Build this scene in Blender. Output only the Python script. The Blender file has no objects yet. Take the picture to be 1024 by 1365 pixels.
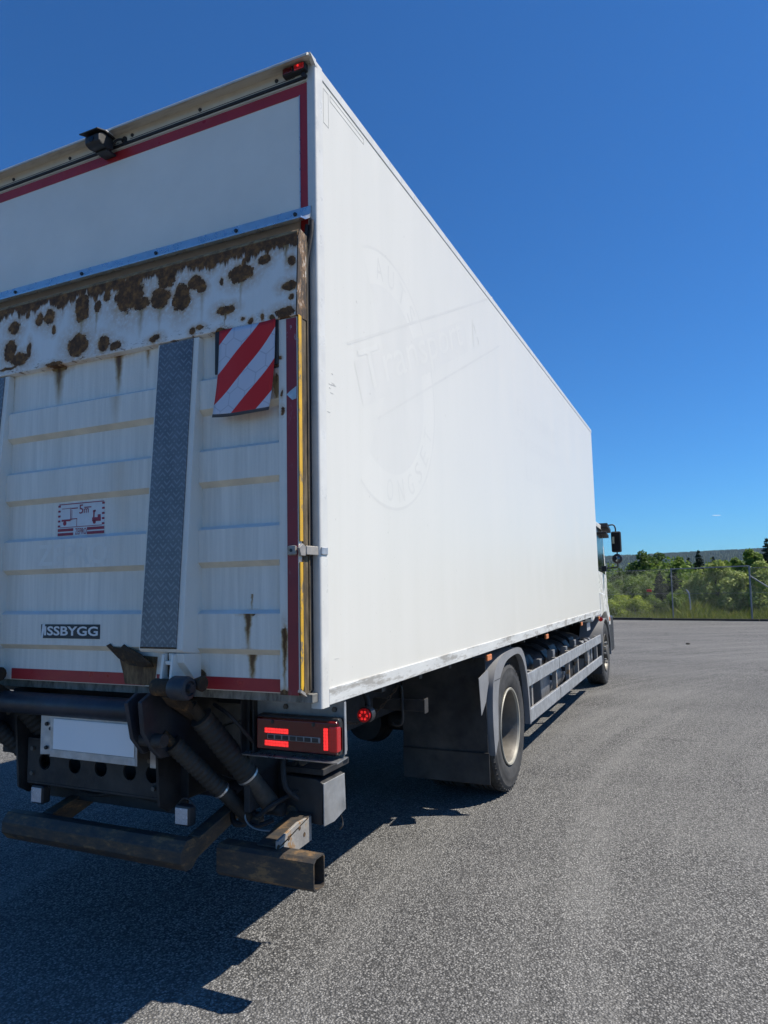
import bpy, bmesh, math, random
import numpy as np
from mathutils import Vector, Matrix, noise as mnoise
R = math.radians
rnd = random.Random(7)
S = bpy.context.scene
col = S.collection

# ------------------------------------------------------------------ camera
cd = bpy.data.cameras.new('camera'); cam = bpy.data.objects.new('camera', cd); col.objects.link(cam)
cam.matrix_world = Matrix(((0.90956132, 0.06259088, 0.41082914, 1.45174),
                           (0.41506133, -0.08794041, -0.90553331, -2.54253),
                           (-0.02054965, 0.99415737, -0.10596625, 1.66082), (0, 0, 0, 1)))
cd.sensor_fit = 'VERTICAL'; cd.sensor_height = 36; cd.lens = 36 * 928.77 / 1365
cd.clip_start = 0.05; cd.clip_end = 14000
S.camera = cam

# ------------------------------------------------------------------ sky and sun
SUN = Vector((0.60, 0.30, 1.0)).normalized()
elev = math.asin(SUN.z); rot = math.atan2(SUN.x, SUN.y)
w = bpy.data.worlds.new('World'); S.world = w; w.use_nodes = True
nt = w.node_tree; nt.nodes.clear()
sky = nt.nodes.new('ShaderNodeTexSky'); sky.sky_type = 'NISHITA'; sky.sun_disc = False
sky.sun_elevation = elev; sky.sun_rotation = rot
sky.altitude = 200; sky.air_density = 1.0; sky.dust_density = 0.1; sky.ozone_density = 2.0
hs = nt.nodes.new('ShaderNodeMix'); hs.data_type = 'RGBA'; hs.blend_type = 'MULTIPLY'; hs.inputs[0].default_value = 1.0; hs.inputs[7].default_value = (.33, .83, 1.38, 1)
bg = nt.nodes.new('ShaderNodeBackground'); bg.inputs['Strength'].default_value = 0.064
wo = nt.nodes.new('ShaderNodeOutputWorld')
nt.links.new(sky.outputs[0], hs.inputs[6]); nt.links.new(hs.outputs[2], bg.inputs[0]); nt.links.new(bg.outputs[0], wo.inputs[0])
sl = bpy.data.lights.new('sun', 'SUN'); sl.energy = 4.5; sl.angle = R(0.53); sl.color = (1.0, 0.93, 0.81)
so = bpy.data.objects.new('sun', sl); col.objects.link(so); so.rotation_euler = SUN.to_track_quat('Z', 'Y').to_euler()
so.location = (10, 5, 20)
S.cycles.max_bounces = 6; S.cycles.diffuse_bounces = 3; S.cycles.glossy_bounces = 3; S.cycles.transmission_bounces = 3; S.cycles.volume_bounces = 0
S.cycles.caustics_reflective = False; S.cycles.caustics_refractive = False
S.view_settings.view_transform = 'Standard'; S.view_settings.look = 'None'
S.view_settings.exposure = 0.55; S.view_settings.gamma = 1.0; S.view_settings.use_curve_mapping = False

# ------------------------------------------------------------------ material helpers
M = {}
class NT:
    def __init__(s, name):
        s.m = bpy.data.materials.new(name); s.m.use_nodes = True
        s.t = s.m.node_tree; s.b = s.t.nodes['Principled BSDF']; s.o = s.t.nodes['Material Output']
        s._c = None
        M[name] = s.m
    def n(s, typ, **kw):
        x = s.t.nodes.new('ShaderNode' + typ)
        for k, v in kw.items(): setattr(x, k, v)
        return x
    def l(s, a, b): s.t.links.new(a, b)
    def put(s, sock, v):
        if isinstance(v, (int, float)): sock.default_value = (v, v, v, 1) if sock.type == 'RGBA' else v
        elif isinstance(v, (tuple, list)):
            sock.default_value = tuple(v) + ((1,) if len(v) == 3 and sock.type == 'RGBA' else ())
        else: s.l(v, sock)
    def co(s):
        if s._c is None: s._c = s.n('TexCoord').outputs['Object']
        return s._c
    def scaled(s, sc, off=(0, 0, 0)):
        m = s.n('Mapping'); s.l(s.co(), m.inputs[0]); m.inputs['Scale'].default_value = sc; m.inputs['Location'].default_value = off
        return m.outputs[0]
    def noise(s, scale, detail=4, rough=.55, vec=None, col=False, dist=0):
        x = s.n('TexNoise'); x.inputs['Scale'].default_value = scale; x.inputs['Detail'].default_value = detail
        x.inputs['Roughness'].default_value = rough; x.inputs['Distortion'].default_value = dist
        s.l(vec if vec is not None else s.co(), x.inputs['Vector'])
        return x.outputs['Color' if col else 'Fac']
    def vor(s, scale, vec=None, feature='F1', out='Color', rand=1):
        x = s.n('TexVoronoi', feature=feature); x.inputs['Scale'].default_value = scale
        x.inputs['Randomness'].default_value = rand
        s.l(vec if vec is not None else s.co(), x.inputs['Vector'])
        return x.outputs[out]
    def ramp(s, fac, stops, interp='LINEAR'):
        x = s.n('ValToRGB'); x.color_ramp.interpolation = interp
        el = x.color_ramp.elements
        def rgba(c): return (c, c, c, 1) if isinstance(c, (int, float)) else tuple(c) + (1,)
        el[0].position = stops[0][0]; el[0].color = rgba(stops[0][1]); el[-1].position = stops[-1][0]; el[-1].color = rgba(stops[-1][1])
        for p, c in stops[1:-1]: e = el.new(p); e.color = rgba(c)
        s.put(x.inputs[0], fac); return x.outputs[0]
    def math(s, op, a, b=None, c=None, clamp=False):
        x = s.n('Math', operation=op, use_clamp=clamp); s.put(x.inputs[0], a)
        if b is not None: s.put(x.inputs[1], b)
        if c is not None: s.put(x.inputs[2], c)
        return x.outputs[0]
    def mix(s, f, a, b, mode='MIX'):
        x = s.n('Mix', data_type='RGBA', blend_type=mode); s.put(x.inputs[0], f); s.put(x.inputs[6], a); s.put(x.inputs[7], b)
        return x.outputs[2]
    def sep(s, v=None):
        x = s.n('SeparateXYZ'); s.l(v if v is not None else s.co(), x.inputs[0]); return x.outputs
    def comb(s, a, b, c):
        x = s.n('CombineXYZ'); s.put(x.inputs[0], a); s.put(x.inputs[1], b); s.put(x.inputs[2], c); return x.outputs[0]
    def bump(s, h, strength=.3, dist=.01, prev=None):
        x = s.n('Bump'); x.inputs['Strength'].default_value = strength; x.inputs['Distance'].default_value = dist
        s.put(x.inputs['Height'], h)
        if prev is not None: s.l(prev, x.inputs['Normal'])
        s.l(x.outputs[0], s.b.inputs['Normal']); return x.outputs[0]
    def set(s, color=None, rough=None, metal=None, spec=None, **kw):
        if color is not None: s.put(s.b.inputs['Base Color'], color)
        if rough is not None: s.put(s.b.inputs['Roughness'], rough)
        if metal is not None: s.put(s.b.inputs['Metallic'], metal)
        if spec is not None: s.put(s.b.inputs['Specular IOR Level'], spec)
        for k, v in kw.items(): s.put(s.b.inputs[k.replace('_', ' ')], v)
        return s.m

def simple(name, c, rough=.5, metal=0, var=.25, scale=9, bump=.15, bscale=60, dust=0, spec=.5):
    s = NT(name)
    f = s.noise(scale, 5, .6)
    lo = tuple(x * (1 - var) for x in c); hi = tuple(min(1, x * (1 + var)) for x in c)
    cc = s.ramp(f, [(.3, lo), (.7, hi)])
    if dust:
        d = s.ramp(s.noise(3.1, 6, .65), [(.45, 0.0), (.75, 1.0)])
        cc = s.mix(s.math('MULTIPLY', d, dust), cc, (.22, .19, .15))
    s.set(cc, s.ramp(s.noise(scale * 2.3, 3), [(.3, max(0, rough - .12)), (.7, min(1, rough + .12))]), metal, spec)
    if bump: s.bump(s.noise(bscale, 3), bump, .004)
    return s.m

# painted sandwich panel, slightly glossy
def box_paint(name, gain=None):
    s = NT(name)
    streak = s.noise(1.0, 5, .6, s.scaled((7, 7, .7)))
    c = s.ramp(streak, [(.3, (.672, .664, .615)), (.62, (.697, .688, .642))])
    big = s.ramp(s.noise(.55, 4), [(.35, 0.0), (.7, 1.0)])
    c = s.mix(s.math('MULTIPLY', big, .35), c, (.66, .657, .62))
    z = s.sep()[2]
    low = s.math('MULTIPLY', s.math('SUBTRACT', 1.45, z, clamp=True), .6)
    c = s.mix(s.math('MULTIPLY', low, s.noise(6, 6, .7, s.scaled((1, 1, .35)))), c, (.50, .46, .36))
    drip = s.ramp(s.noise(1, 5, .7, s.scaled((3, 9, .5))), [(.58, 0.0), (.75, 1.0)])
    c = s.mix(s.math('MULTIPLY', drip, .09), c, (.56, .53, .45))
    sp = s.ramp(s.noise(38, 2, .5), [(.735, 0.0), (.77, 1.0)])
    c = s.mix(s.math('MULTIPLY', sp, .35), c, (.25, .23, .2))
    if gain:     # paint that faded differently under old vinyl, patchily
        p = s.ramp(s.noise(3.5, 5, .65), [(.30, .15), (.62, 1.0)])
        k = s.math('ADD', 1.0, s.math('MULTIPLY', p, gain - 1.0))
        c = s.mix(1.0, c, s.comb(k, k, s.math('MULTIPLY', k, 1.0 if gain > 1 else 1.006)), 'MULTIPLY')
    s.set(c, s.ramp(streak, [(.3, .30), (.7, .40)]), 0, .20)
    s.bump(s.math('ADD', s.noise(1.3, 3), s.math('MULTIPLY', s.noise(9, 2), .06)), .06, .02)
    return s.m
box_paint('box_white')
for nm_, gn_ in (('ghost_grey', .960), ('ghost_light', 1.022), ('ghost_line', .930), ('ghost_faint', .974), ('ghost_letter', .80)): box_paint(nm_, gn_)

s = NT('box_trim')
sc = s.noise(1, 6, .68, s.scaled((3, 3, 26)))
scuff = s.ramp(s.noise(2.4, 6, .72, s.scaled((1, 1.3, 7))), [(.50, 0.0), (.60, 1.0)])
c = s.ramp(sc, [(.3, (.52, .53, .52)), (.7, (.68, .69, .67))])
c = s.mix(s.math('MULTIPLY', scuff, .7), c, (.24, .22, .19))
s.set(c, .5, 0, .4)

simple('post_white', (.66, .655, .62), .35, 0, .08, 6, .03)
simple('header_cream', (.66, .62, .53), .5, 0, .12, 5, .06)
s = NT('lip_beige')
g = s.ramp(s.noise(4, 6, .7, s.scaled((1, 6, 1))), [(.5, 0.0), (.72, 1.0)])
s.set(s.mix(s.math('MULTIPLY', g, .55), (.64, .60, .52), (.16, .12, .07)), .6)
simple('door_panel', (.85, .80, .71), .42, 0, .05, 2.5, .03)
simple('alu', (.62, .64, .66), .34, .85, .10, 12, .06)
simple('alu_dull', (.50, .51, .52), .48, .7, .22, 14, .12, dust=.25)
simple('steel_grey', (.30, .31, .32), .55, .4, .3, 10, .2, dust=.3)
simple('steel_dirty', (.11, .10, .088), .6, .3, .35, 12, .25, dust=.3)
simple('red_tape', (.40, .028, .032), .38, 0, .12, 8, .04)
simple('rubber', (.018, .018, .020), .7, 0, .3, 12, .2)
simple('black_plastic', (.022, .023, .026), .5, 0, .3, 8, .15, dust=.10)
simple('chassis_black', (.020, .020, .022), .62, 0, .5, 6, .3, dust=.16)
simple('fender_grey', (.22, .225, .235), .6, 0, .15, 5, .2, 90, dust=.12)
simple('mudflap', (.028, .029, .032), .62, 0, .4, 6, .15, dust=.26)
simple('beam_dark', (.026, .03, .042), .45, .1, .4, 5, .25, dust=.18)
simple('bellows', (.020, .020, .019), .66, 0, .3, 10, .2, dust=.2)
simple('roller_black', (.035, .038, .045), .48, 0, .25, 12, .12)
simple('bolt_dark', (.05, .05, .052), .5, .5, .3, 40, 0)
simple('clear_lens', (.55, .58, .62), .18, .3, .1, 30, .3)
simple('plate_white', (.88, .88, .87), .4, 0, .01, 4, 0)
simple('lettering_white', (.72, .72, .72), .45, 0, .05, 30, 0)
simple('badge_blue', (.012, .02, .032), .4, 0, .2, 20, 0)
simple('sticker_white', (.66, .67, .68), .45, 0, .06, 20, 0)
simple('sticker_red', (.30, .02, .045), .45, 0, .1, 30, 0)
simple('glass_dark', (.010, .012, .014), .10, 0, .1, 3, 0)
simple('mirror_dark', (.012, .013, .016), .5, 0, .1, 3, 0, spec=.15)
simple('mirror_glass', (.16, .19, .19), .03, 1.0, .02, 3, 0)
simple('cab_white', (.76, .76, .72), .25, 0, .05, 3, 0)
simple('rim_cream', (.38, .36, .30), .42, .1, .15, 6, .08, dust=.2)
simple('rim_well', (.15, .137, .115), .5, .1, .3, 7, .12, dust=.4)
simple('disc_dark', (.075, .07, .062), .55, .2, .4, 8, .2, dust=.2)
simple('orange_lens', (.65, .22, .08), .25, 0, .1, 20, 0)
simple('chain_rust', (.10, .07, .05), .6, .5, .3, 30, .2)
simple('bark', (.11, .09, .07), .85, 0, .4, 9, .5)
simple('birch_bark', (.42, .40, .36), .8, 0, .4, 9, .4)
simple('galvanised', (.17, .19, .22), .45, .6, .2, 20, .1)
simple('pole_pale', (.33, .36, .38), .5, .2, .15, 20, .1)
simple('kerb_dark', (.030, .027, .024), .8, 0, .4, 5, .4)
simple('red_plastic', (.52, .05, .03), .4, 0, .1, 10, 0)
simple('wood_pallet', (.30, .25, .18), .75, 0, .3, 8, .3)
simple('tank_grey', (.30, .31, .33), .4, .6, .2, 6, .1, dust=.25)
simple('canvas', (.013, .014, .017), .55, 0, .35, 6, .2, 30)

for nm, c, e in (('lens_red', (.11, .004, .007), 0), ('lamp_lit', (.70, .02, .02), .75), ('lens_dim', (.40, .010, .014), .05)):
    s = NT(nm)
    f = s.noise(240, 2)
    s.set(c, .14, 0, .5, Coat_Weight=.6, Coat_Roughness=.05)
    if e: s.put(s.b.inputs['Emission Color'], (1.0, .03, .03)); s.put(s.b.inputs['Emission Strength'], s.ramp(s.vor(75, None, 'F1', 'Distance', .25), [(.15, e * 1.35), (.55, e * .55)]))
    s.bump(f, .12, .003)

# tyre
s = NT('tyre')
f = s.noise(7, 5, .6)
s.set(s.ramp(f, [(.3, (.030, .030, .031)), (.7, (.075, .073, .070))]), .72, 0, .35)
s.bump(s.noise(80, 3), .15, .004)

# painted lift platform: white with run-off streaks
def platform_white(name, base, streak_amt, holes=(), runs=(), topband=False):
    s = NT(name)
    X, Y, Z = s.sep()
    st = s.ramp(s.noise(1, 5, .65, s.scaled((38, 4, 1.6))), [(.35, 0.0), (.72, 1.0)])
    st2 = s.ramp(s.noise(1, 4, .6, s.scaled((6, 2, 1.1))), [(.42, 0.0), (.75, 1.0)])
    fine = s.noise(60, 4, .6)
    c = s.mix(s.math('MULTIPLY', st, streak_amt), base, (.40, .38, .33))
    c = s.mix(s.math('MULTIPLY', st2, streak_amt * .6), c, (.47, .42, .32))
    rustfac = None
    wob = s.n('VectorMath', operation='MULTIPLY_ADD')
    nn = s.mix(.5, s.noise(13, 2, .5, None, True), s.noise(42, 8, .8, None, True))
    s.l(nn, wob.inputs[0]); wob.inputs[1].default_value = (.06, 0, .06)
    off = s.n('VectorMath', operation='ADD'); s.l(s.co(), off.inputs[0]); off.inputs[1].default_value = (-.03, 0, -.03)
    s.l(off.outputs[0], wob.inputs[2]); wv = wob.outputs[0]
    def field(lst):
        cur = None
        for (x, z, rx, rz) in lst:
            a = s.n('VectorMath', operation='MULTIPLY_ADD'); s.l(wv, a.inputs[0])
            a.inputs[1].default_value = (1 / rx, 0, 1 / rz); a.inputs[2].default_value = (-x / rx, 0, -z / rz)
            d = s.n('VectorMath', operation='LENGTH'); s.l(a.outputs[0], d.inputs[0])
            cur = d.outputs['Value'] if cur is None else s.math('MINIMUM', cur, d.outputs['Value'])
        return cur
    if holes:
        d = s.math('ADD', field(holes), s.math('MULTIPLY', s.math('SUBTRACT', s.noise(30, 9, .72), .5), 1.5))
        core = s.ramp(s.math('MULTIPLY', d, .8), [(.0, 1.0), (.87, 1.0), (.895, 0.0)])
        halo = s.ramp(s.math('MULTIPLY', d, .33), [(.0, 1.0), (.37, .95), (.52, .5), (.95, 0.0)])
        if topband:
            e = s.math('ADD', 3.110, s.math('MULTIPLY', s.math('SUBTRACT', s.noise(5, 7, .72, s.scaled((1.9, 0, .35))), .5), .30))
            tb = s.math('MULTIPLY', s.math('SUBTRACT', Z, e), 70, clamp=True)
            core = s.math('MAXIMUM', core, tb)
            tb2 = s.math('MULTIPLY', s.math('SUBTRACT', Z, s.math('SUBTRACT', e, .055)), 15, clamp=True)
            halo = s.math('MAXIMUM', halo, s.math('MULTIPLY', tb2, .8))
            # scratches and chips along the lower lip
            chip = s.math('MULTIPLY', s.ramp(s.noise(1, 5, .75, s.scaled((26, 0, 70))), [(.56, 0.0), (.60, 1.0)]),
                          s.math('MULTIPLY', s.math('SUBTRACT', 2.845, Z), 26, clamp=True))
            core = s.math('MAXIMUM', core, s.math('MULTIPLY', chip, .8))
        halo = s.math('MULTIPLY', halo, s.ramp(fine, [(.32, .12), (.56, .95)]))
        c = s.mix(halo, c, s.mix(s.noise(18, 4), (.40, .18, .05), (.66, .42, .18)))
        rc = s.ramp(s.noise(24, 6, .7), [(.30, (.055, .028, .015)), (.48, (.12, .058, .025)), (.60, (.24, .11, .036)), (.74, (.44, .20, .06))])
        if topband:
            rim = s.math('MULTIPLY', s.math('SUBTRACT', Z, 3.163), 200, clamp=True)
            rc = s.mix(s.math('MULTIPLY', rim, s.ramp(s.noise(30, 5, .7), [(.35, .1), (.6, .95)])), rc, (.34, .24, .13))
        c = s.mix(core, c, rc); rustfac = core
    if runs:
        for (x, zt, zb, wd, a) in runs:      # a rust run: starts dark at zt and thins towards zb
            wx = s.math('ADD', X, s.math('MULTIPLY', s.math('SUBTRACT', s.noise(34, 4, .6), .5), .022))
            dx = s.math('ABSOLUTE', s.math('SUBTRACT', wx, x))
            t = s.math('DIVIDE', s.math('SUBTRACT', zt, Z), zt - zb, clamp=True)
            wi = s.math('SUBTRACT', wd, s.math('MULTIPLY', t, wd * .55))
            k = s.math('SUBTRACT', 1.0, s.math('DIVIDE', dx, wi), clamp=True)
            k = s.math('MULTIPLY', k, s.math('SUBTRACT', 1.15, t, clamp=True))
            k = s.math('MULTIPLY', k, s.math('MULTIPLY', s.math('GREATER_THAN', zt, Z), s.math('GREATER_THAN', Z, zb)))
            k = s.math('MULTIPLY', k, a, clamp=True)
            rc2 = s.mix(s.math('MULTIPLY', k, k), (.44, .28, .11), (.12, .055, .018))
            c = s.mix(s.math('MULTIPLY', k, 1.4, clamp=True), c, rc2)
    s.set(c, .5 if rustfac is None else s.mix(rustfac, .42, .85), 0, .4)
    if rustfac is not None: s.bump(s.math('SUBTRACT', s.noise(90, 4), s.math('MULTIPLY', rustfac, .8)), .5, .004)
    else: s.bump(s.noise(70, 3), .06, .004)
    return s.m
HOLES = [(-0.311, 3.04, 0.057, 0.037), (-0.19, 3.075, 0.028, 0.024), (-0.05, 3.037, 0.019, 0.024), (-0.057, 2.931, 0.034, 0.02), (-0.048, 2.879, 0.011, 0.013), (-0.078, 2.817, 0.042, 0.022), (-0.639, 2.994, 0.044, 0.059), (-0.766, 3.019, 0.055, 0.046), (-0.726, 3.108, 0.05, 0.045), (-0.569, 3.053, 0.033, 0.029), (-0.53, 3.026, 0.026, 0.029), (-0.389, 2.885, 0.04, 0.02), (-0.254, 2.807, 0.012, 0.012), (-0.144, 2.805, 0.014, 0.012), (-0.528, 2.827, 0.019, 0.013), (-0.568, 2.821, 0.017, 0.014), (-0.786, 2.822, 0.028, 0.015), (-0.194, 2.814, 0.008, 0.014), (-0.409, 2.793, 0.029, 0.011), (-0.414, 3.024, 0.008, 0.018), (-0.298, 2.829, 0.01, 0.008), (-0.03, 3.135, 0.023, 0.031), (-0.294, 3.091, 0.013, 0.021), (-1.264, 3.065, 0.042, 0.068), (-0.958, 3.072, 0.078, 0.077), (-0.879, 3.006, 0.045, 0.029), (-1.165, 3.05, 0.019, 0.026), (-1.1, 3.096, 0.024, 0.026), (-1.493, 3.058, 0.037, 0.043), (-1.567, 3.06, 0.024, 0.028), (-1.751, 3.046, 0.04, 0.034), (-1.773, 2.923, 0.04, 0.052), (-1.693, 2.867, 0.055, 0.032), (-1.63, 2.907, 0.015, 0.035), (-1.282, 2.869, 0.059, 0.053), (-1.107, 2.851, 0.038, 0.033), (-1.031, 2.831, 0.03, 0.018), (-1.459, 2.986, 0.013, 0.019), (-1.423, 3.11, 0.019, 0.019), (-1.655, 3.1, 0.016, 0.016), (-1.441, 2.801, 0.051, 0.011), (-1.779, 2.829, 0.056, 0.008), (-2.1, 2.95, .05, .04), (-2.3, 3.02, .06, .05)]
platform_white('lift_tip', (.83, .81, .765), .10, HOLES, [(-.31, 3.0, 2.86, .016, .5), (-1.264, 3.0, 2.90, .02, .5), (-.766, 2.97, 2.85, .02, .5), (-.88, 2.98, 2.84, .03, .6), (-.52, 2.99, 2.84, .02, .4), (-.08, 3.12, 3.02, .02, .8), (-1.165, 3.02, 2.90, .012, .6), (-.39, 2.87, 2.80, .01, .9)], True)
RUNS = [(-1.443, 2.80, 2.60, .055, 1.1), (-1.042, 2.81, 2.60, .038, 1.3), (-1.03, 2.60, 2.42, .05, .35), (-.274, 1.64, 1.555, .010, .9), (-.274, 1.565, 1.405, .026, 1.5), (-.270, 1.41, 1.25, .030, 1.4), (-.405, 2.80, 2.72, .03, .8), (-.13, 2.55, 2.42, .03, 1.0), (-1.0, 2.28, 1.75, .09, .22), (-1.785, 2.80, 2.5, .03, .9), (-.86, 2.80, 2.70, .02, .8)]
platform_white('lift_white', (.85, .80, .715), .34, [(-.272, 1.562, .03, .007), (-.272, 1.402, .024, .008), (-.128, 2.51, .016, .05), (-1.443, 2.79, .05, .016), (-1.04, 2.802, .045, .014), (-.42, 2.79, .035, .014), (-.535, 1.29, .02, .03)], RUNS)
platform_white('lift_stile', (.85, .80, .715), .22, [(-.095, 1.45, .008, .045), (-.108, 2.63, .008, .006), (-.098, 2.47, .006, .012), (-.10, 2.40, .006, .014), (-.09, 1.245, .03, .012), (-.05, 1.25, .05, .01)], [(-.096, 1.50, 1.24, .020, 1.5), (-.06, 2.82, 2.72, .05, .5)])
simple('lift_ghost', (.78, .745, .675), .5, 0, .08, 9, 0)
simple('fold_beige', (.74, .66, .52), .55, 0, .14, 8, .05)  # beige tone for the folds that face down
simple('fold_sky_tint', (.66, .66, .64), .42, 0, .1, 8, .05)  # cooler grey stands in for sky reflected on the upward folds
s = NT('edge_rust')
f = s.noise(1, 6, .7, s.scaled((20, 20, 5)))
s.set(s.ramp(f, [(.3, (.020, .015, .010)), (.5, (.085, .062, .034)), (.66, (.17, .13, .075)), (.76, (.32, .16, .06))]), .75)
s.bump(s.noise(60, 5), .4, .004)
s = NT('tip_edge')
f = s.noise(1, 7, .75, s.scaled((20, 26, 9)))
s.set(s.ramp(f, [(.34, (.020, .014, .010)), (.50, (.06, .04, .025)), (.56, (.22, .12, .05)), (.62, (.52, .50, .46))]), .7)
s.bump(s.noise(60, 5), .4, .004)
s = NT('yellow_tape')
wear = s.ramp(s.noise(18, 5, .7, s.scaled((1, 1, .6))), [(.55, 0.0), (.63, 1.0)])
s.set(s.mix(wear, s.ramp(s.noise(5, 5, .7), [(.35, (.50, .29, .03)), (.65, (.72, .42, .02))]), (.20, .15, .09)), .55)
s = NT('red_tape_worn')
wear = s.ramp(s.noise(34, 5, .75, s.scaled((1, 1, .5))), [(.60, 0.0), (.655, 1.0)])
zt = s.math('MULTIPLY', s.math('SUBTRACT', s.sep()[2], 2.62), 5, clamp=True)
patch = s.math('MULTIPLY', wear, s.math('ADD', zt, .10, clamp=True))
s.set(s.mix(patch, s.ramp(s.noise(5, 4), [(.3, (.22, .020, .028)), (.7, (.31, .026, .03))]), (.42, .42, .42)), .42)
s = NT('rust_dark')
f = s.noise(16, 6, .72)
s.set(s.ramp(f, [(.3, (.020, .014, .010)), (.55, (.055, .034, .018)), (.72, (.22, .12, .045))]), .85)
s.bump(s.noise(70, 5), .5, .006)
s = NT('rusty_black_steel')
f = s.noise(7, 7, .72, s.scaled((1.2, 1.2, 3)))
top = s.ramp(f, [(.42, (.045, .043, .042)), (.54, (.085, .066, .048)), (.62, (.22, .135, .065))])
s.set(top, .62, .2)
s.bump(s.noise(50, 5), .4, .005)
s = NT('galv_rusty')
f = s.noise(9, 6, .7)
s.set(s.ramp(f, [(.40, (.26, .25, .24)), (.56, (.36, .34, .31)), (.62, (.34, .20, .09)), (.72, (.16, .08, .03))]), .6, .25)
s.bump(s.noise(60, 4), .3, .004)
s = NT('sill_alu')
f = s.noise(1, 6, .7, s.scaled((24, 4, 8)))
s.set(s.ramp(f, [(.30, (.045, .042, .035)), (.5, (.20, .20, .185)), (.75, (.33, .325, .30))]), .6, .15)

# chequer plate: crossed raised bars
s = NT('chequer_plate')
X, Y, Z = s.sep()
def bars(sgn):
    u = s.math('ADD', s.math('MULTIPLY', X, 36.0), s.math('MULTIPLY', Z, 36.0 * sgn))
    v = s.math('SUBTRACT', s.math('MULTIPLY', X, 36.0), s.math('MULTIPLY', Z, 36.0 * sgn))
    a = s.math('ABSOLUTE', s.math('SUBTRACT', s.math('FRACT', u), .5))
    b = s.math('ABSOLUTE', s.math('SUBTRACT', s.math('FRACT', s.math('MULTIPLY', v, .5)), .5))
    return s.math('MULTIPLY', s.math('LESS_THAN', a, .17), s.math('LESS_THAN', b, .36))
chk = s.math('GREATER_THAN', s.math('FRACT', s.math('MULTIPLY', X, 18.0)), .5)
b1, b2 = bars(1), bars(-1)
h = s.math('ADD', s.math('MULTIPLY', b1, chk), s.math('MULTIPLY', b2, s.math('SUBTRACT', 1.0, chk)))
wr = s.noise(5, 5, .65, s.scaled((2, 1, 1)))
base = s.ramp(wr, [(.3, (.135, .135, .145)), (.7, (.20, .20, .205))])
s.set(s.mix(s.math('MULTIPLY', h, .55), base, (.34, .34, .34)), .45, .45)
s.bump(h, .7, .003)

# warning flag: diagonal red and white stripes, hexagon cells in the white
s = NT('warning_flag')
uvn = s.n('UVMap'); U, V, _ = s.sep(uvn.outputs[0])
d = s.math('SUBTRACT', s.math('MULTIPLY', V, 1.30), s.math('MULTIPLY', U, 1.0))
d = s.math('ADD', d, s.math('MULTIPLY', s.math('SINE', s.math('MULTIPLY', U, 3.1)), .05))
k = s.math('FRACT', s.math('DIVIDE', s.math('ADD', d, 2.52), .90))
red = s.math('LESS_THAN', k, .5)
def hexd(ox, oy):
    px_ = s.math('SUBTRACT', s.math('FRACT', s.math('ADD', s.math('MULTIPLY', U, 3.5), ox)), .5)
    py_ = s.math('MULTIPLY', s.math('SUBTRACT', s.math('FRACT', s.math('ADD', s.math('MULTIPLY', V, 2.65), oy)), .5), 1.732)
    return s.math('ABSOLUTE', px_), s.math('ABSOLUTE', py_)
ax_, ay_ = hexd(0, 0); bx_, by_ = hexd(.5, .5)
la_ = s.math('ADD', s.math('MULTIPLY', ax_, ax_), s.math('MULTIPLY', ay_, ay_)); lb_ = s.math('ADD', s.math('MULTIPLY', bx_, bx_), s.math('MULTIPLY', by_, by_))
da_ = s.math('MAXIMUM', ax_, s.math('ADD', s.math('MULTIPLY', ax_, .5), s.math('MULTIPLY', ay_, .866)))
db_ = s.math('MAXIMUM', bx_, s.math('ADD', s.math('MULTIPLY', bx_, .5), s.math('MULTIPLY', by_, .866)))
isa = s.math('LESS_THAN', la_, lb_)
ed = s.math('SUBTRACT', .5, s.math('ADD', s.math('MULTIPLY', da_, isa), s.math('MULTIPLY', db_, s.math('SUBTRACT', 1.0, isa))))
line = s.ramp(ed, [(.012, 1.0), (.04, 0.0)])
wc = s.mix(s.math('MULTIPLY', line, .45), (.62, .62, .68), (.33, .33, .38))
hem = s.math('LESS_THAN', V, .035)
c = s.mix(red, wc, (.66, .026, .024)); c = s.mix(hem, c, (.07, .08, .10))
s.set(c, .5, 0, .3)
s.bump(s.noise(400, 2), .1, .001)

# asphalt: crushed stones in binder, patches, faint scrapes
s = NT('asphalt')
vn = s.n('TexVoronoi'); vn.inputs['Scale'].default_value = 98; s.l(s.co(), vn.inputs['Vector'])
h1 = vn.outputs['Distance']; bw = s.n('RGBToBW'); s.l(vn.outputs['Color'], bw.inputs[0])
n2 = s.noise(330, 2, .6)
c = s.ramp(bw.outputs[0], [(.18, (.062, .061, .059)), (.40, (.215, .211, .203)), (.62, (.325, .319, .305)), (.84, (.56, .55, .525))])
c = s.mix(s.ramp(n2, [(.42, .75), (.56, 0.0)]), c, (.045, .046, .05))
c = s.mix(s.ramp(h1, [(.36, 0.0), (.72, .9)]), c, (.022, .022, .022))
pm = s.noise(.5, 4, .62); pm2 = s.noise(1, 3, .6, s.scaled((.10, .55, 1)))
c = s.mix(s.ramp(pm, [(.35, .30), (.68, 0.0)]), c, (.15, .148, .144))
c = s.mix(s.ramp(pm2, [(.42, 0.0), (.75, .26)]), c, (.30, .295, .28))
sc1 = s.ramp(s.noise(1, 4, .7, s.scaled((2.4, .22, 1), (3, 0, 0)), False, .6), [(.665, 0.0), (.72, 1.0)])
c = s.mix(s.math('MULTIPLY', sc1, .22), c, (.34, .33, .31))
va = s.n('VectorMath', operation='ADD'); s.l(s.co(), va.inputs[0]); s.l(s.noise(1.7, 4, .65, None, True), va.inputs[1])
ck = s.vor(.30, va.outputs[0], 'DISTANCE_TO_EDGE', 'Distance')
ckm = s.math('MULTIPLY', s.ramp(ck, [(.002, 1.0), (.006, 0.0)]), s.ramp(s.noise(.23, 2), [(.47, 0.0), (.55, 1.0)]))
c = s.mix(s.math('MULTIPLY', ckm, .7), c, (.045, .045, .045))
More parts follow.
